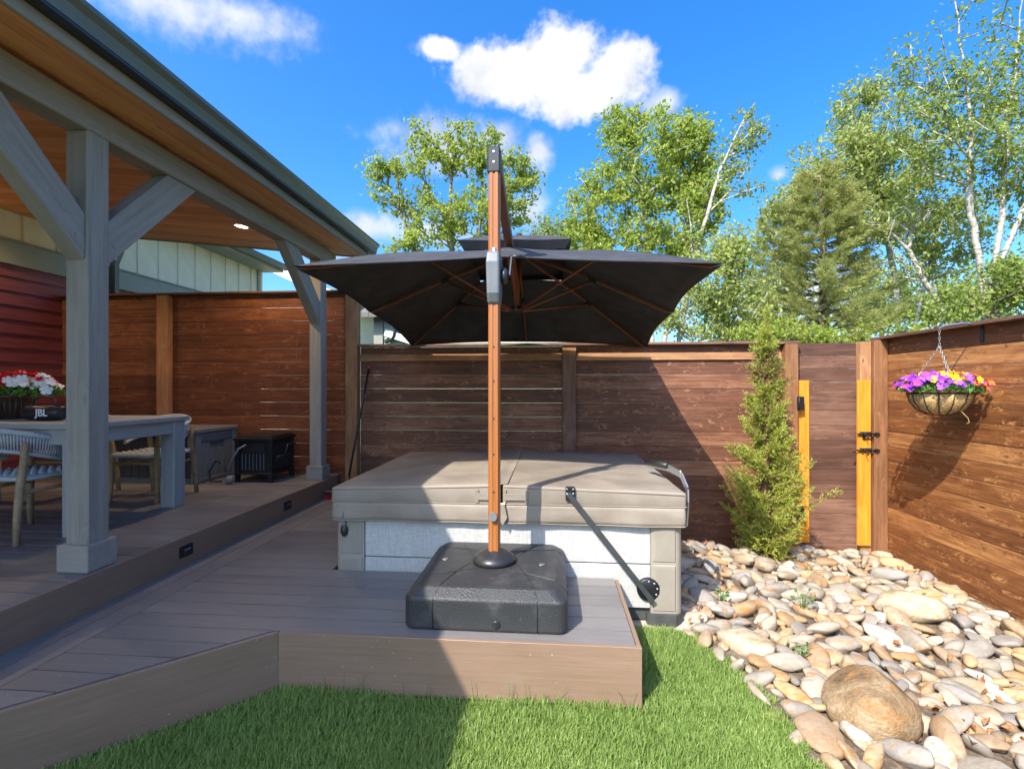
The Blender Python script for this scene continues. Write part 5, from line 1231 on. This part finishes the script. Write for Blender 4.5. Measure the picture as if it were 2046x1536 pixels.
build_tree('crooked_tree', 'crooked bare pale stem arching over the side fence', [tk(Y,(1925,700),(1880,610),(1845,560),(1815,500),(1775,460),(1730,440)), tk(Y,(1845,560),(1800,520),(1760,525)), tk(Y,(1815,500),(1830,450),(1850,400))],
    [lobe(1770,450,Y,60,30,1), lobe(1830,430,Y,40,40,1), lobe(1790,530,Y,40,25,.6)], 46, 12, .10, 'leaf_pale', 'pale_bark', 38, .16, .06, minr=.008)
Y = 10.5
build_tree('understory_tree', 'dense dark green young tree just behind the side fence', [tk(Y,(1990,760),(1985,640),(1990,540))], [lobe(2010,570,Y,60,55,1.5), lobe(1900,620,Y,50,40,1), lobe(2090,560,Y,60,90,1.2)], 95, 44, .085, 'leaf_green', 'bark', 39, .17, .06)
Y = 12.6
build_tree('understory_tree', 'light green bushy tree low behind the back fence and gate', [tk(Y,(1440,780),(1440,640),(1450,560))], [lobe(1430,560,Y,70,70,1.3), lobe(1390,630,Y,80,50,1), lobe(1480,620,Y,60,60,1), lobe(1460,500,Y,40,40,.5)], 190, 34, .105, 'leaf_pale', 'pale_bark', 40, .20, .07)
Y = 12
build_tree('understory_tree', 'bright yellow green bush showing over the gate top', [tk(Y,(1600,780),(1595,690),(1590,640))], [lobe(1590,662,Y,60,25,1.3), lobe(1680,670,Y,50,20,.7), lobe(1510,668,Y,40,20,.6), lobe(1790,655,Y,60,25,.6)], 70, 34, .085, 'leaf_yellowgreen', 'bark', 41, .14, .05)
Y = 21
build_tree('understory_tree', 'far green tree filling behind the pine', [tk(Y,(1880,780),(1870,620),(1860,520))], [lobe(1850,570,Y,120,70,1.5), lobe(1960,600,Y,100,70,1.3), lobe(1750,610,Y,90,50,1)], 170, 34, .15, 'leaf_green', 'bark', 42, .34, .12)
# white pine with layered boughs
def pine(px, Y, top, wid, seed, label):
    rd = np.random.default_rng(seed); b = at(px, 800, Y); tp = at(px, top, Y); H = tp.z-b.z
    root = empty('pine_tree', b, label=label, cat='tree')
    t = MB().tube([b, b.lerp(tp, .5)+Vector((.1,0,0)), tp], [.20,.12,.02], 7); spr = []; W = wid/970*Y
    lev = 0
    for h in np.arange(.14, .985, .042):
        nb = 7 if h < .85 else 5
        for k in range(nb):
            a = 6.283*k/nb+lev*1.1+rd.uniform(-.3,.3); L = W*(1-h)**.62*rd.uniform(.6,1.15)+.15; d = np.array([math.cos(a), math.sin(a), 0]); p0 = np.array(b.lerp(tp, h))
            pts = [p0+d*L*f+np.array([0,0,L*(.06*f+.16*f*f)-.03*L]) for f in (0,.33,.66,1)]
            t.tube([Vector(p) for p in pts], [.035*(1-h)+.012,.025*(1-h)+.01,.012,.006], 5)
            for f in np.arange(.3, 1.02, .048):
                i = min(2, int(f*3)); q = pts[i]+(pts[i+1]-pts[i])*(f*3-i); side = np.array([-d[1], d[0], 0])
                for m_ in range(3):
                    o_ = q+side*rd.normal()*.18*L*.55*(1.15-f)+np.array([0,0,rd.normal()*.04]); dv = unit((d*.8+side*rd.normal()*.6+np.array([0,0,.35+rd.normal()*.2]))[None])[0]; spr.append((o_, dv, rd.uniform(.16,.30)))
        lev += 1
    t.build('trunk', 'bark', root)
    global rg
    rg = rd; V, F = needles(spr, 18, .13, .017); tag(npmesh('crown', V, F, 'pine_needle', root), kind='stuff')
pine(1640, 13.6, 345, 165, 51, 'pale green layered pine standing behind the gate')
pine(1545, 24, 420, 110, 52, 'smaller farther pine left of the layered pine, above the shrub')

# ================================================================== GRASS
def deck_out(x, y):
    d = np.where(x < -1.40, 2.36+(x+1.40)/1.073, 2.372); out = (y < d-.008) | ((x > .437) & (y < 3.19))
    return out
rg = np.random.default_rng(99); n = 330000
x = rg.uniform(-2.7, 1.25, n); y = rg.uniform(.45, 3.2, n)
le = np.interp(y, [p[1] for p in LAWN], [p[0] for p in LAWN]); wob_ = .03*np.sin(y*23)+.02*np.sin(y*61+1)
keep = deck_out(x, y) & (x < le+wob_-.01*rg.random(n)) & ((y > 1.3) | (rg.random(n) < .45)); x, y = x[keep], y[keep]; n = len(x)
h = rg.uniform(.022, .050, n)*(1+.25*np.sin(x*5+1.3)*np.sin(y*6)); ed = (np.abs(y-2.372) < .05) & (x > -1.4); h[ed] *= 1.25
a = rg.uniform(0, 6.283, n); lean = rg.uniform(.1, .95, n)*h; wd = rg.uniform(.0016, .0030, n)
dx, dy = np.cos(a), np.sin(a); sx_, sy_ = -dy*wd, dx*wd; z0 = np.full(n, -.012)
def pt_(f, s): return np.stack([x+dx*lean*f**1.8+sx_*s, y+dy*lean*f**1.8+sy_*s, z0+h*(f-.22*f*f*(lean/h))], 1)
V = np.stack([pt_(0,-1), pt_(0,1), pt_(.55,.8), pt_(.55,-.8), pt_(1,0)], 1).reshape(-1,3); i = np.arange(n)[:,None]*5
F = np.concatenate([i+np.array([[0,1,2]]), i+np.array([[0,2,3]]), i+np.array([[3,2,4]])], 1).reshape(-1,3)
tag(npmesh('grass', V, F, 'grass_blade'), 'short dense green lawn grass in front of the deck', 'grass', kind='stuff')
t = MB()
for k in range(26):
    xx = random.uniform(-1.2, .4); yy = 2.355; a = random.uniform(-.6,.6); hh = random.uniform(.06,.13)
    t.tube([(xx,yy,-.01),(xx+a*hh*.5,yy-.01,hh*.6),(xx+a*hh,yy-.015,hh)], .0013, 3)
tag(t.build('grass_stalks', 'stem_green'), 'thin taller grass stalks along the deck fascia', 'grass', kind='stuff')
